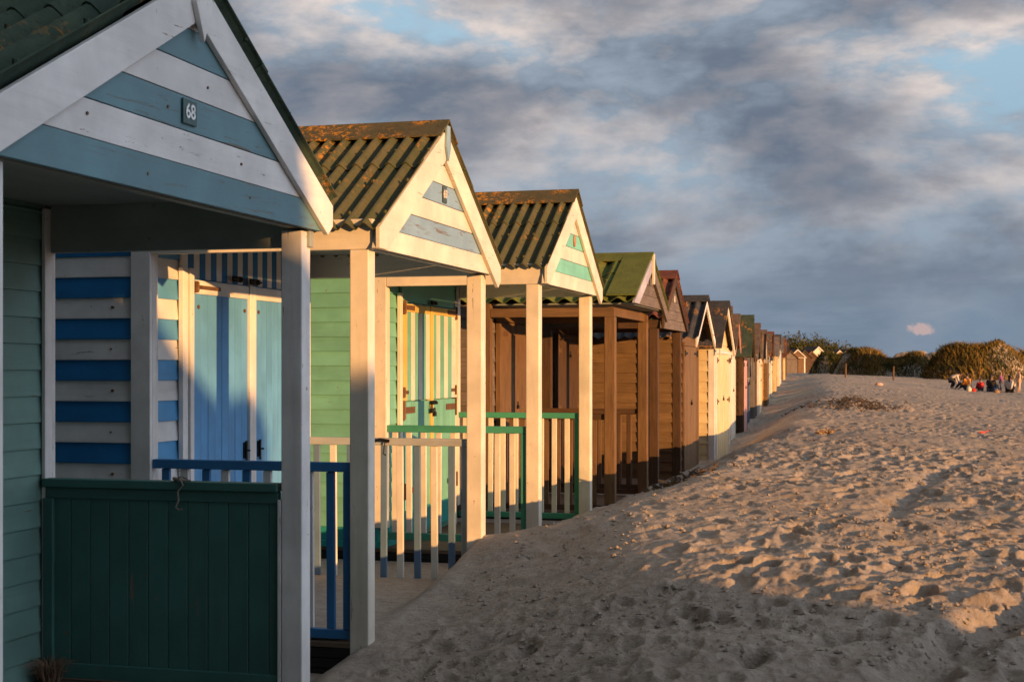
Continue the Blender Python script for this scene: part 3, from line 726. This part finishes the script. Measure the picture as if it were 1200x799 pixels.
small_hut('butter cream weatherboard hut with dark felt roof and cream corner posts', 2.56, 22.25, 1.88, -.02, 2.46, .70, P('butter', 'x'), P('butter', 'y'), P('butter', 'z'), P('white', 'z'), P('cream'), ROOF_DARK, over=.10, corr=False, bh=.155)
# the rest of the row, bending gently inland
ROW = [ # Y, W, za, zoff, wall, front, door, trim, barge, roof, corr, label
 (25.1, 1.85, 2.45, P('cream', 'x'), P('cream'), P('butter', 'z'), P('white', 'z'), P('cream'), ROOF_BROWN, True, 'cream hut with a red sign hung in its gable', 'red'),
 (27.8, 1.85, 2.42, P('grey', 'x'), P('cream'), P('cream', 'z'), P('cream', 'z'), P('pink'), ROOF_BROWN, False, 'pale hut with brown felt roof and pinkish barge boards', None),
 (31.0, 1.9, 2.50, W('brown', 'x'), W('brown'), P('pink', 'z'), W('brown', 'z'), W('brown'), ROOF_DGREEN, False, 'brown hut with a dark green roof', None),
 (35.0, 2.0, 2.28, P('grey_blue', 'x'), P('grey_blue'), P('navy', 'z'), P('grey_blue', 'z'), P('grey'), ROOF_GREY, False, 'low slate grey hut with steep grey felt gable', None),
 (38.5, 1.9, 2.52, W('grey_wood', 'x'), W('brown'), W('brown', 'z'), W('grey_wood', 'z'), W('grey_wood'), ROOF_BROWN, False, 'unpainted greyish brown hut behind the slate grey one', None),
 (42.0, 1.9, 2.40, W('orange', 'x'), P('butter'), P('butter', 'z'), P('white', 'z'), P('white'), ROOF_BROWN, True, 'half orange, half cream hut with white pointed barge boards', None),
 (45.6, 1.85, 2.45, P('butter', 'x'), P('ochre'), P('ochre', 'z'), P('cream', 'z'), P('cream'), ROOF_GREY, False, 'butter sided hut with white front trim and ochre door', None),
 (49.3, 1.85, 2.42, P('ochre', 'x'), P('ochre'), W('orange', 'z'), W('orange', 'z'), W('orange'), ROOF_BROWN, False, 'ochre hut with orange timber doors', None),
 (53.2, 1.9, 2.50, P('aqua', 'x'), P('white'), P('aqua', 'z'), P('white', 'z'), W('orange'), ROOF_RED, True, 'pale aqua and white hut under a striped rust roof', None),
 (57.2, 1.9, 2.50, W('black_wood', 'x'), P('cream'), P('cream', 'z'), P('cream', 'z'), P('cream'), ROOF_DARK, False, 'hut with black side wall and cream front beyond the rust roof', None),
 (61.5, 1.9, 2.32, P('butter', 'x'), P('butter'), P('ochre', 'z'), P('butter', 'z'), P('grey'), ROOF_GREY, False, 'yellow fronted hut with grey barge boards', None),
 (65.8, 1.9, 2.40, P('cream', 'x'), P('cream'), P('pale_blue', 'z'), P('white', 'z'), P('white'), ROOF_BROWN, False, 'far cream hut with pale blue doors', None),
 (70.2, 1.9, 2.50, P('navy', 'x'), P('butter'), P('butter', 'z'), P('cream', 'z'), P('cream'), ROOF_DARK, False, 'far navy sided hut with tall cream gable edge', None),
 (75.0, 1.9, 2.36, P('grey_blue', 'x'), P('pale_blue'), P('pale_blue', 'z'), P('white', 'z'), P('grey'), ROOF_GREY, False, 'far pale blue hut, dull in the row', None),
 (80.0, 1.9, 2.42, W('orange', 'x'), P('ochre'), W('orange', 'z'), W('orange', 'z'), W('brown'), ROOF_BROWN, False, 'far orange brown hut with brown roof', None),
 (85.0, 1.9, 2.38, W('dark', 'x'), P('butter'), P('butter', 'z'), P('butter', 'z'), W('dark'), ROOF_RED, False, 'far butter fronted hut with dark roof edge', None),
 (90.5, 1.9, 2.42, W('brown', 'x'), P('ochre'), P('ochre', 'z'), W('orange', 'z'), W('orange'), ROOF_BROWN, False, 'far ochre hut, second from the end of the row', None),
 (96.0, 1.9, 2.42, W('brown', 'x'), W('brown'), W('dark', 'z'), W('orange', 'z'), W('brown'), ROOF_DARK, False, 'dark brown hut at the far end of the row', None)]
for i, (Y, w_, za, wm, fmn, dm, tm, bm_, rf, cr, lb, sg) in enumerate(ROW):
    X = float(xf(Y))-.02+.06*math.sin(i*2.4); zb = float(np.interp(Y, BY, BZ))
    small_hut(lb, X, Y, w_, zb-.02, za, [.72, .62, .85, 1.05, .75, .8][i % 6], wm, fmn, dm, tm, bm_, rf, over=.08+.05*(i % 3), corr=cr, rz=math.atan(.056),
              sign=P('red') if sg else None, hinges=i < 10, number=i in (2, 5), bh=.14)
# second row, far across the bay
SR = [('brown', 'weathered', 'brown'), ('dark', 'tan', 'white'), ('weathered', 'brown', 'brown'), ('dark', 'brown', 'orange'), ('brown', 'cream', 'white'), ('grey', 'aqua', 'white'),
      ('dark', 'tan', 'cream'), ('brown', 'ochre', 'white'), ('dark', 'grey', 'grey'), ('red', 'red', 'red'), ('dark', 'brown', 'brown'), ('brown', 'weathered', 'cream')]
SL = ['small distant weathered hut nearest the end of the row', 'distant tan timber hut with white gable edge', 'distant plain brown hut third from the row end', 'distant brown hut with orange corners', 'distant cream hut with tall white gable',
      'distant pale aqua hut', 'distant tan hut with cream edges beside the aqua one', 'distant ochre hut with white gable by the dune', 'distant dull grey hut', 'distant bright red hut', 'distant dark brown hut behind the dune grass', 'distant weathered hut furthest right behind the dune']
def anym(n, ax='y'):
    try: return P(n, ax)
    except KeyError: return W(n, ax)
for i, (a, b_, c) in enumerate(SR):
    px = 926+i*8.2; D = 150+i*1.5; p = cam2w(px, D)
    small_hut(SL[i], -p.x, p.y, 2.0, .72+(.0 if i < 8 else .15), 2.45+.18*((i*5) % 3)/2+(.35 if i == 4 else 0), .8, anym(a, 'x'), anym(b_), anym(b_, 'z'), anym(c, 'z'), anym(c), [ROOF_RED, ROOF_BROWN, ROOF_DARK][i % 3], rz=R(-52), corr=False,
              group='distant huts across the bay', hinges=False, eave=.1, L_=2.2)

# ------------------------------------------------------------------ dunes, marram grass, scrub
def mound(name, c, rx, ry, h, rz, z0, seed, mat=SAND, n=90, power=1.35):
    vs_ = []; fs = []; ca, sa = math.cos(rz), math.sin(rz)
    u = np.linspace(-1, 1, n); U, V = np.meshgrid(u, u); q = np.clip(1-(U*U+V*V), 0, 1)
    Xl = U*rx*1.25; Yl = V*ry*1.25
    X = c[0]+Xl*ca-Yl*sa; Y = c[1]+Xl*sa+Yl*ca
    H = h*sstep(q*1.25)**power*(1+.55*fbm(X*.35, Y*.35, seed, 3))+.45*fbm(X*.8, Y*.8, seed+5, 3)*sstep(q*2)
    Z = z0-.6*(q < .02)+H-.05
    for i in range(n):
        for j in range(n): vs_.append((X[i, j]-c[0], Y[i, j]-c[1], Z[i, j]))
    for i in range(n-1):
        for j in range(n-1): a = i*n+j; fs.append((a, a+1, a+n+1, a+n))
    mb = MB(); mb.v = vs_; mb.f = fs; mb.m = [0]*len(fs)
    o = mb.build(name, mat, None, smooth=True, fix=False); o.location = (c[0], c[1], 0); o['kind'] = 'structure'
    return X.ravel(), Y.ravel(), Z.ravel(), q.ravel()
def grass_mat(name, c1, c2, c3):
    m, b, p = newmat(name); isl = b.n('ShaderNodeNewGeometry').outputs['Random Per Island']
    tc = b.n('ShaderNodeTexCoord').outputs['Object']; nz = b.noise(tc, .5, 3, .6)
    c = b.mix(isl, c1, c2); c = b.mix(b.ramp(nz, .45, .65), c, c3); b.put(p, 'Base Color', c)
    p.inputs['Roughness'].default_value = .7; p.inputs['Specular IOR Level'].default_value = .2
    return m
MARRAM = grass_mat('marram_blades', (.12, .11, .03), (.32, .20, .06), (.05, .06, .018))
SCRUB = grass_mat('scrub_leaves', (.035, .05, .015), (.09, .08, .02), (.05, .055, .015))
LEAF = grass_mat('bramble_leaves', (.03, .05, .015), (.06, .08, .02), (.04, .05, .015))
def blades(name, pts, n, hgt, wid, mat, label, cat, seed=1, lean=.5, thr=-.5):
    rng = np.random.default_rng(seed); X, Y, Z, q = pts
    k_ = rng.choice(len(X), n, p=q/q.sum()); step = abs(X[1]-X[0])+abs(Y[1]-Y[0])
    x = X[k_]+rng.normal(0, step*.45, n); y = Y[k_]+rng.normal(0, step*.45, n); z = Z[k_]-.08
    # clumps
    cl = fbm(x*.6, y*.6, seed, 2); keep = cl > thr; x, y, z, cl = x[keep], y[keep], z[keep], cl[keep]; n = len(x)
    an = rng.uniform(0, 2*math.pi, n); h = hgt*rng.uniform(.4, 1.2, n)*(1+1.3*cl); la = rng.uniform(0, 2*math.pi, n); ll = h*rng.uniform(0, lean*2, n)
    dx = np.cos(an)*wid/2; dy = np.sin(an)*wid/2
    co = np.zeros((n, 5, 3)); 
    co[:, 0] = np.stack([x-dx, y-dy, z], -1); co[:, 1] = np.stack([x+dx, y+dy, z], -1)
    mx = x+np.cos(la)*ll*.35; my = y+np.sin(la)*ll*.35; mz = z+h*.6
    co[:, 2] = np.stack([mx+dx*.8, my+dy*.8, mz], -1); co[:, 3] = np.stack([mx-dx*.8, my-dy*.8, mz], -1)
    co[:, 4] = np.stack([x+np.cos(la)*ll, y+np.sin(la)*ll, z+h], -1)
    c0 = np.array([X.mean(), Y.mean(), 0.]); co -= c0
    me = bpy.data.meshes.new(name); me.vertices.add(n*5); me.vertices.foreach_set('co', co.ravel())
    base = np.arange(n)*5; q4 = np.stack([base, base+1, base+2, base+3], -1); t3 = np.stack([base+3, base+2, base+4], -1)
    lv = np.concatenate([q4, t3], 1).ravel(); me.loops.add(len(lv)); me.loops.foreach_set('vertex_index', lv.astype(np.int32))
    me.polygons.add(2*n); ls = np.stack([np.arange(n)*7, np.arange(n)*7+4], -1).ravel(); me.polygons.foreach_set('loop_start', ls.astype(np.int32))
    me.update(); me.validate(); me.materials.append(mat)
    o = bpy.data.objects.new(name, me); link(o); o.location = c0; tag(o, label, cat, kind='stuff'); return o
def leafcloud(name, c, rx, ry, rz_, n, size, mat, parent=None, seed=3, lobes=14):
    rng = np.random.default_rng(seed); cen = rng.normal(0, .38, (lobes, 3)); cen[:, 2] = np.abs(cen[:, 2])*1.2
    k_ = rng.integers(0, lobes, n); d = rng.normal(0, 1, (n, 3)); d /= np.linalg.norm(d, axis=1)[:, None]; rad = .36*rng.uniform(.2, 1, n)**.4*(1+.25*rng.random(n))
    p = (cen[k_]+d*rad[:, None])*np.array([rx, ry, rz_]); p[:, 2] = np.abs(p[:, 2])
    a = rng.normal(0, 1, (n, 3)); a /= np.linalg.norm(a, axis=1)[:, None]; b = np.cross(a, rng.normal(0, 1, (n, 3))); b /= np.linalg.norm(b, axis=1)[:, None]
    s = size*rng.uniform(.5, 1.3, n)[:, None]
    co = np.stack([p-a*s, p+b*s*.45, p+a*s, p-b*s*.45], 1)
    me = bpy.data.meshes.new(name); me.vertices.add(4*n); me.vertices.foreach_set('co', co.ravel()); me.loops.add(4*n); me.loops.foreach_set('vertex_index', np.arange(4*n, dtype=np.int32))
    me.polygons.add(n); me.polygons.foreach_set('loop_start', np.arange(0, 4*n, 4, dtype=np.int32)); me.update(); me.materials.append(mat)
    o = bpy.data.objects.new(name, me); link(o); o.location = c
    if parent: o.parent = parent
    return o
cA = cam2w(1036, 98); pA = mound('dune', cA, 3.5, 2.8, 2.0, TH, .15, 3)
blades('marram_grass', pA, 22000, .38, .06, MARRAM, 'olive and gold marram grass covering the middle dune', 'grass', 11, thr=-3)
cB = cam2w(1152, 92); pB = mound('dune', cB, 3.6, 3.0, 2.25, TH, .1, 8)
blades('marram_grass', pB, 24000, .42, .06, MARRAM, 'tall tawny marram grass on the dune behind the seated people', 'grass', 12, thr=-3)
cC = cam2w(990, 114); pC = mound('dune', cC, 2.8, 3.0, 1.75, TH+.1, .3, 15)
blades('marram_grass', pC, 12000, .5, .07, SCRUB, 'dark green grass on the low dune in front of the distant huts', 'grass', 13, thr=-3)
cD = cam2w(1092, 135); mound('dune', cD, 5, 4, 1.9, TH, .4, 22)
cE = cam2w(1245, 104); pE = mound('dune', cE, 5, 4, 1.7, TH, .1, 27)
blades('marram_grass', pE, 16000, .7, .08, MARRAM, 'marram grass on the dune at the right edge', 'grass', 14, thr=-3)
# far scrub belt
for q in range(1):
    mbp = []
    rng = np.random.default_rng(5)
    bigs = []
    for i in range(26):
        px = 903+i*3.9; D = 205+rng.uniform(-8, 8); hh = np.interp(px, [900, 915, 925, 945, 965, 985, 1004], [4.2, 4.3, 4.0, 3.8, 3.7, 2.9, 1.4]); bigs.append((px, D, hh))
    objs = [leafcloud('scrub_wood', cam2w(px, D, .4), 3.6, 3, hh*1.0+rng.uniform(-.2, .2), 4200, .2, SCRUB, None, 40+i, 40) for i, (px, D, hh) in enumerate(bigs)]
    co = []; 
    for o in objs:
        a = np.empty(len(o.data.vertices)*3); o.data.vertices.foreach_get('co', a); co.append(a.reshape(-1, 3)+np.array(o.location)); me = o.data; bpy.data.objects.remove(o); bpy.data.meshes.remove(me)
    co = np.concatenate(co); n = len(co)//4; me = bpy.data.meshes.new('scrub_wood'); me.vertices.add(len(co)); me.vertices.foreach_set('co', co.ravel()); me.loops.add(4*n); me.loops.foreach_set('vertex_index', np.arange(4*n, dtype=np.int32))
    me.polygons.add(n); me.polygons.foreach_set('loop_start', np.arange(0, 4*n, 4, dtype=np.int32)); me.update(); me.materials.append(SCRUB)
    o = bpy.data.objects.new('scrub_wood', me); link(o); tag(o, 'dark belt of scrub and low trees beyond the distant huts', 'woodland', kind='stuff')
# posts of the rope fence
for px, D, py, lb in ((991, 78, 438, 'left wooden fence post at the foot of the dunes'), (1047, 80, 440, 'middle wooden fence post before the middle dune'), (1175, 80, 446, 'pale fence post behind the standing children')):
    p = cam2w(px, D); z = gz(p.x, p.y)
    mb = MB(); mb.tube([(0, 0, -.3), (0, .01, .35), (.01, 0, .78)], [.05, .048, .045], 8); mb.tube([(.01, 0, .779), (.01, 0, .79)], [.045, .03], 8)
    o = mb.build('fence_post', W('tan', 'z')); o.location = (p.x, p.y, z); tag(o, lb, 'fence post', 'fence posts along the dunes')

# unseen dune and bushes added behind the photographer to shade the near huts
def pq(p, q, z=0): return Vector((.555*p+.832*q, .832*p-.555*q, z))
DS = [(-14, 3.0), (-9, 3.1), (-4, 3.1), (1.5, 3.0)]
n = 60; vs_ = []; fs = []
for i in range(n):
    for j in range(40):
        p_ = -22+28.4*i/(n-1); q_ = 6+9*j/39
        hgt = np.interp(p_, [-22, -16, 2.3, 3.0, 3.8, 4.6, 5.2, 5.6, 5.9], [0, 4.3, 4.7, 4.2, 3.3, 2.7, 2.1, 1.3, .1])*math.sin(math.pi*j/39)**.8  # heights shaped to set the shade edge on huts and sand
        v = pq(p_, q_); hgt = max(hgt+.15*float(fbm(np.array([v.x*.7]), np.array([v.y*.7]), 9, 2)[0]), 0); vs_.append((v.x, v.y, .2+hgt-(.4 if hgt < .05 else 0)))
for i in range(n-1):
    for j in range(39): a = i*40+j; fs.append((a, a+40, a+41, a+1))
mb = MB(); mb.v = vs_; mb.f = fs; mb.m = [0]*len(fs); o = mb.build('dune', SAND, None, smooth=True); o['kind'] = 'structure'
for i, (p_, q_, rr_, hh) in enumerate(((-12, 10.5, 2.4, 1.8), (-8, 10.5, 2.4, 1.8), (-4.5, 10.5, 2.2, 1.9), (-1.2, 10.5, 2.0, 1.9), (1.2, 10.5, 1.5, 1.75), (3.0, 10.5, .75, 1.0), (4.35, 10.4, .5, .62))):
    v = pq(p_, q_, 4.2 if i < 5 else (3.7 if i == 5 else 2.6)); t_ = thing('bush', ['dense dark bush far behind the viewpoint', 'broad leafy bush on the rear dune', 'rounded leafy bush on the rear dune', 'spreading bush nearest the viewpoint', 'upright bush near the dune shoulder', 'small bush on the dune shoulder', 'smallest bush low on the dune end'][i], 'bush', v, 0, 'bushes on the dune behind')
    leafcloud('crown', (0, 0, 0), rr_*1.1, rr_*1.1, hh*.9, int(6000*rr_), .09, LEAF, t_, 70+i)
    mb = MB(); mb.tube([(0, 0, -.4), (.03, .02, .3), (.1, 0, hh*.7)], [.09, .07, .03], 7)
    mb.tube([(0, 0, .1), (-.3*rr_, .1, hh*.5)], [.05, .02], 6); mb.tube([(0, 0, .15), (.1, -.3*rr_, hh*.5)], [.05, .02], 6); mb.build('trunk', W('dark', 'z'), t_)

# ------------------------------------------------------------------ people on the beach
SKIN = plain('skin', (.48, .27, .18), .6); HAIR = plain('dark_hair', (.02, .013, .01), .5)
def skinned(name, verts, edges, rad, mat, parent):
    me = bpy.data.meshes.new(name); me.from_pydata(verts, edges, []); o = bpy.data.objects.new(name, me); link(o); me.materials.append(mat)
    if parent: o.parent = parent
    m = o.modifiers.new('skin', 'SKIN'); m.use_smooth_shade = True
    for i, r in enumerate(rad): me.skin_vertices[0].data[i].radius = (r, r)
    me.skin_vertices[0].data[0].use_root = True
    s = o.modifiers.new('sub', 'SUBSURF'); s.levels = 1; s.render_levels = 2
    return o
J = ['pelvis', 'waist', 'chest', 'neck', 'head', 'top', 'lsh', 'lel', 'lha', 'rsh', 'rel', 'rha', 'lhip', 'lkn', 'lan', 'lto', 'rhip', 'rkn', 'ran', 'rto']
E = [(0, 1), (1, 2), (2, 3), (3, 4), (4, 5), (2, 6), (6, 7), (7, 8), (2, 9), (9, 10), (10, 11), (0, 12), (12, 13), (13, 14), (14, 15), (0, 16), (16, 17), (17, 18), (18, 19)]
RD = [.11, .10, .12, .045, .075, .05, .055, .04, .028, .055, .04, .028, .085, .055, .038, .03, .085, .055, .038, .03]
def pose(kind):
    if kind == 'sit':      # facing +x, knees out in front
        return [(0, 0, .12), (-.02, 0, .30), (.02, 0, .47), (.04, 0, .60), (.06, 0, .70), (.07, 0, .78), (.02, .17, .50), (.10, .22, .30), (.28, .12, .30), (.02, -.17, .50), (.10, -.22, .30), (.28, -.12, .30),
                (.05, .10, .11), (.42, .12, .34), (.72, .12, .07), (.82, .12, .04), (.05, -.10, .11), (.42, -.14, .30), (.72, -.12, .07), (.82, -.12, .04)]
    if kind == 'bend':
        return [(0, 0, .50), (.10, 0, .62), (.25, 0, .70), (.36, 0, .72), (.46, 0, .72), (.54, 0, .70), (.25, .14, .68), (.30, .16, .45), (.34, .12, .25), (.25, -.14, .68), (.30, -.16, .45), (.36, -.12, .25),
                (0, .09, .45), (.12, .11, .28), (-.02, .11, .05), (.1, .11, .02), (0, -.09, .45), (.12, -.11, .26), (-.02, -.11, .05), (.1, -.11, .02)]
    return [(0, 0, .85), (0, 0, 1.0), (0, 0, 1.24), (0, 0, 1.40), (.01, 0, 1.52), (.01, 0, 1.62), (0, .18, 1.30), (.03, .25, 1.04), (.14, .22, .86), (0, -.18, 1.30), (.05, -.25, 1.05), (.22, -.16, .95),
            (0, .10, .80), (.02, .11, .45), (0, .11, .07), (.12, .12, .03), (0, -.10, .80), (.02, -.11, .45), (0, -.11, .07), (.12, -.12, .03)]
def person(px, D, kind, scale, face, label, top, legs, hair_long=0, skin_r=1.0, hat=None):
    p = cam2w(px, D); z = gz(p.x, p.y)
    t_ = thing('person', label, 'person', (p.x, p.y, z+.01), face, 'people sitting and playing on the sand'); t_.scale = (scale,)*3
    J_ = pose(kind); body = skinned('body', J_, E, [r*skin_r for r in RD], SKIN, t_)
    # head details
    hd = Vector(J_[4]); up = (Vector(J_[5])-hd).normalized()
    face_d = Vector((1, 0, 0)) if kind != 'bend' else Vector((.2, 0, -1)).normalized()
    mb = MB(); c = hd+up*.02
    nz_ = [c+face_d*.085, c+face_d*.11-up*.025]; mb.tube(nz_, [.012, .018], 6)
    for s in (-1, 1): mb.tube([c+Vector((0, s*.078, 0)), c+Vector((0, s*.095, .005))], [.025, .018], 6)
    mb.build('face', SKIN, t_)
    mb = MB()
    for s in (-1, 1): mb.tube([c+face_d*.074+Vector((0, s*.03, 0))+up*.015, c+face_d*.082+Vector((0, s*.03, 0))+up*.015], .011, 6)
    mb.tube([c+face_d*.078-up*.05+Vector((0, -.022, 0)), c+face_d*.08-up*.05+Vector((0, .022, 0))], .006, 6)
    mb.build('eyes_and_mouth', plain('dark_eyes', (.05, .02, .02), .5), t_)
    hp = [tuple(c-face_d*.02+up*.085), tuple(c-face_d*.035+up*.03), tuple(c-face_d*.06-up*.06)]; hr = [.06, .093, .06]
    if hair_long: hp.append(tuple(c-face_d*.10-up*.06-Vector((0, 0, hair_long)))); hr.append(.045)
    skinned('hair', hp, [(i, i+1) for i in range(len(hp)-1)], hr, HAIR, t_)
    if top is not None:
        idx = [0, 1, 2, 6, 7, 9, 10]; ed = [(0, 1), (1, 2), (2, 3), (3, 4), (2, 5), (5, 6)]
        vv = [J_[i] for i in idx]+[tuple(Vector(J_[7]).lerp(Vector(J_[8]), .8)), tuple(Vector(J_[10]).lerp(Vector(J_[11]), .8))]; ed += [(4, 7), (6, 8)]
        skinned('top', vv, ed, [.155, .14, .155, .08, .062, .08, .062, .05, .05], top, t_)
    if legs is not None:
        idx = [0, 12, 13, 16, 17]; vv = [J_[i] for i in idx]+[tuple(Vector(J_[13]).lerp(Vector(J_[14]), .85)), tuple(Vector(J_[17]).lerp(Vector(J_[18]), .85))]
        skinned('trousers', vv, [(0, 1), (1, 2), (2, 5), (0, 3), (3, 4), (4, 6)], [.14, .11, .078, .11, .078, .058, .058], legs, t_)
    return t_
def cloth(n, c): return plain('cloth_'+n, c, .85)
person(1115, 71, 'bend', .95, R(0)+TH, 'child in a white top and dark shorts bending down to the sand', cloth('white', (.65, .6, .58)), cloth('dark', (.03, .035, .05)))
person(1134, 70, 'sit', 1.0, R(130), 'adult in an orange jacket sitting on the sand', cloth('orange', (.70, .25, .03)), cloth('dark', (.03, .035, .05)))
person(1149, 70, 'sit', .74, R(100), 'small child in a bright red coat sitting', cloth('red', (.60, .02, .03)), cloth('dark', (.03, .035, .05)))
person(1161, 69, 'sit', 1.02, R(60), 'long haired adult in black sitting with back turned', cloth('black', (.015, .015, .018)), cloth('jeans', (.08, .11, .18)), .3)
person(1173, 69, 'stand', .56, R(-20), 'small child standing in a purple and pink top', cloth('purple', (.25, .07, .28)), cloth('jeans', (.08, .11, .18)))
person(1183, 68, 'sit', 1.02, R(80), 'adult in a white top with a long dark ponytail sitting', cloth('white', (.65, .6, .58)), cloth('black', (.015, .015, .018)), .28)
person(1194, 67.5, 'stand', .66, R(200), 'child standing in pale peach clothes at the right', cloth('peach', (.70, .48, .36)), cloth('peach', (.70, .48, .36)))
def blob(name, label, cat, px, D, size, mat, kind='bag'):
    p = cam2w(px, D); z = gz(p.x, p.y); mb = MB(); sx, sy, sz = size
    prof = [(0, .0), (.9, .02), (1, .3), (.92, .65), (.6, .92), (.2, 1.0)]; n = 10; v = []
    for r_, h_ in prof:
        for j in range(n): a = 2*math.pi*j/n; rr_ = r_*(1+.12*math.sin(a*3+h_*5)); v.append((sx*rr_*math.cos(a), sy*rr_*math.sin(a), sz*h_))
    fs = [(i*n+j, i*n+(j+1) % n, (i+1)*n+(j+1) % n, (i+1)*n+j) for i in range(len(prof)-1) for j in range(n)]+[tuple((len(prof)-1)*n+j for j in range(n))]
    mb.add(v, fs)
    if kind == 'bag': mb.tube([(sx*.4, 0, sz*.9), (sx*.3, 0, sz*1.35), (-sx*.3, 0, sz*1.35), (-sx*.4, 0, sz*.9)], .012, 6)
    o = mb.build(name, mat, None, smooth=True); o.location = (p.x, p.y, z-.01); return tag(o, label, cat)
blob('beach_bag', 'round white beach bag beside the person in orange', 'bag', 1135.5, 68.8, (.12, .12, .25), cloth('bag_white', (.7, .66, .58)))
blob('beach_bag', 'small bright red bag between the orange jacket and the red coated child', 'bag', 1141, 68.8, (.10, .09, .17), cloth('bag_red', (.6, .03, .03)))
blob('beach_bag', 'tan bag on the sand beside the adult in black', 'bag', 1168, 67.5, (.14, .1, .14), cloth('bag_tan', (.35, .22, .12)))
blob('cloth_bundle', 'pinkish white bundle lying alone on the open sand', 'bundle', 1030, 62, (.17, .12, .14), cloth('pinkish', (.60, .42, .38)), 'x')
# red plastic spade and pale wrapper lying on the sand
p = cam2w(1152.5, 19.3)
mb = MB(); mb.box(-.075, .02, -.045, .045, .0, .014); mb.prism_y([(-.075, 0), (-.12, .02), (-.12, .034), (-.075, .014)], -.035, .035); mb.tube([(.02, 0, .012), (.16, .01, .04)], .011, 8); mb.tube([(.16, -.035, .04), (.16, .04, .04)], .010, 8)
for s in (-1, 1): mb.box(-.075, .02, s*.045-.004, s*.045+.004, .001, .032)
for i_, p_ in enumerate(mb.v): mb.v[i_] = tuple(c_*.6 for c_ in p_)
o = mb.build('toy_spade', plain('red_plastic', (.65, .02, .02), .35), None, .003); o.location = (p.x, p.y, float(ground(np.array([p.x]), np.array([p.y]))[0])+.035); o.rotation_euler = (R(4), R(-6), R(20)); tag(o, 'small red plastic spade lying on the trodden sand', 'toy spade')
# seaweed / driftwood debris clump on the crest
def debris(px, D, w_, d_, n, label, mat, seed, size=.05, hh=.06):
    rng = random.Random(seed); c = cam2w(px, D); mb = MB()
    for i in range(n):
        r_ = rng.gauss(0, .4); x = rng.gauss(0, w_*.45); y = rng.gauss(0, d_*.45); z = float(ground(np.array([c.x+x]), np.array([c.y+y]))[0])
        a = rng.uniform(0, math.pi*2); L = size*rng.uniform(.6, 2.0); e = rng.uniform(-.3, .7)*L; h0 = abs(rng.gauss(0, hh*.5))
        p0 = Vector((x, y, z+h0)); p2 = p0+Vector((math.cos(a)*L, math.sin(a)*L, e)); p1 = (p0+p2)/2+Vector((rng.uniform(-1, 1), rng.uniform(-1, 1), rng.uniform(0, 1)))*L*.2
        mb.tube([p0, p1, p2], [.005+size*.05, .006+size*.06, .003], 4)
    o = mb.build('dried_seaweed', mat, None, fix=False); o.location = (c.x, c.y, 0); tag(o, label, 'seaweed', kind='stuff')
WEED = plain('dry_weed', (.075, .05, .03), .9, 0, .5, 8)
debris(1002, 28.5, .85, 1.0, 600, 'dark tangle of dried seaweed on the sand ridge', WEED, 3, .045, .09)
debris(945, 31, .5, .5, 150, 'thin scatter of seaweed by the ridge shadow', WEED, 4, .07, .06)
debris(968, 18.5, .12, .1, 60, 'small pale clump of weed on lit sand', plain('pale_weed', (.38, .24, .12), .9), 5, .04, .03)
debris(790, 12.3, .35, .9, 160, 'twiggy tide litter on the slope beside the brown posts', WEED, 6, .05, .02)
# crumbs and clods of damp sand kicked about in the foreground
rng = np.random.default_rng(12); mb = MB(); n = 9000
D_ = 4.6*np.exp(rng.random(n)*1.35); px_ = rng.uniform(330, 1290, n); lat = (px_-600)/F*D_
x = lat*math.cos(TH)-D_*math.sin(TH); y = lat*math.sin(TH)+D_*math.cos(TH); ok = (x > -2.45) & (fbm(x*1.1, y*1.1, 88, 3) > -.02)
x, y = x[ok], y[ok]; z = ground(x, y)
oct_ = np.array([(1, 0, 0), (0, 1, 0), (-1, 0, 0), (0, -1, 0), (0, 0, 1), (0, 0, -.5)], float)
for i in range(len(x)):
    sz = .004+.013*rng.random()**3; j = oct_*(sz*np.array([1.2, 1, .75]))*(1+.5*rng.random((6, 1)))
    a = rng.random()*6.28; ca_, sa_ = math.cos(a), math.sin(a)
    mb.add([(x[i]+q[0]*ca_-q[1]*sa_, y[i]+q[0]*sa_+q[1]*ca_, z[i]+q[2]+sz*.2) for q in j], [(0, 1, 4), (1, 2, 4), (2, 3, 4), (3, 0, 4), (1, 0, 5), (2, 1, 5), (3, 2, 5), (0, 3, 5)])
o = mb.build('sand_clods', SAND, None, fix=False); tag(o, 'small crumbs of sand scattered over the near slope', 'sand', kind='stuff')
# dry grass tuft by the foot of the nearest hut
rng = random.Random(4); mb = MB()
for i in range(260):
    a = rng.uniform(0, 6.28); r_ = rng.uniform(0, .05); L = rng.uniform(.06, .17); le = rng.uniform(.1, .9)
    b0 = Vector((math.cos(a)*r_, math.sin(a)*r_, 0)); b1 = b0+Vector((math.cos(a)*L*le*.4, math.sin(a)*L*le*.4, L*.7)); b2 = b0+Vector((math.cos(a)*L*le, math.sin(a)*L*le, L*(.9-.3*le)))
    mb.tube([b0, b1, b2], [.0018, .0015, .0006], 3)
o = mb.build('grass_tuft', plain('dry_straw', (.20, .12, .07), .9), None, fix=False); o.location = (-2.65-1.30, 4.99+1.10, -.085); tag(o, 'dry brown grass tuft at the foot of the dark green panel', 'grass tuft')
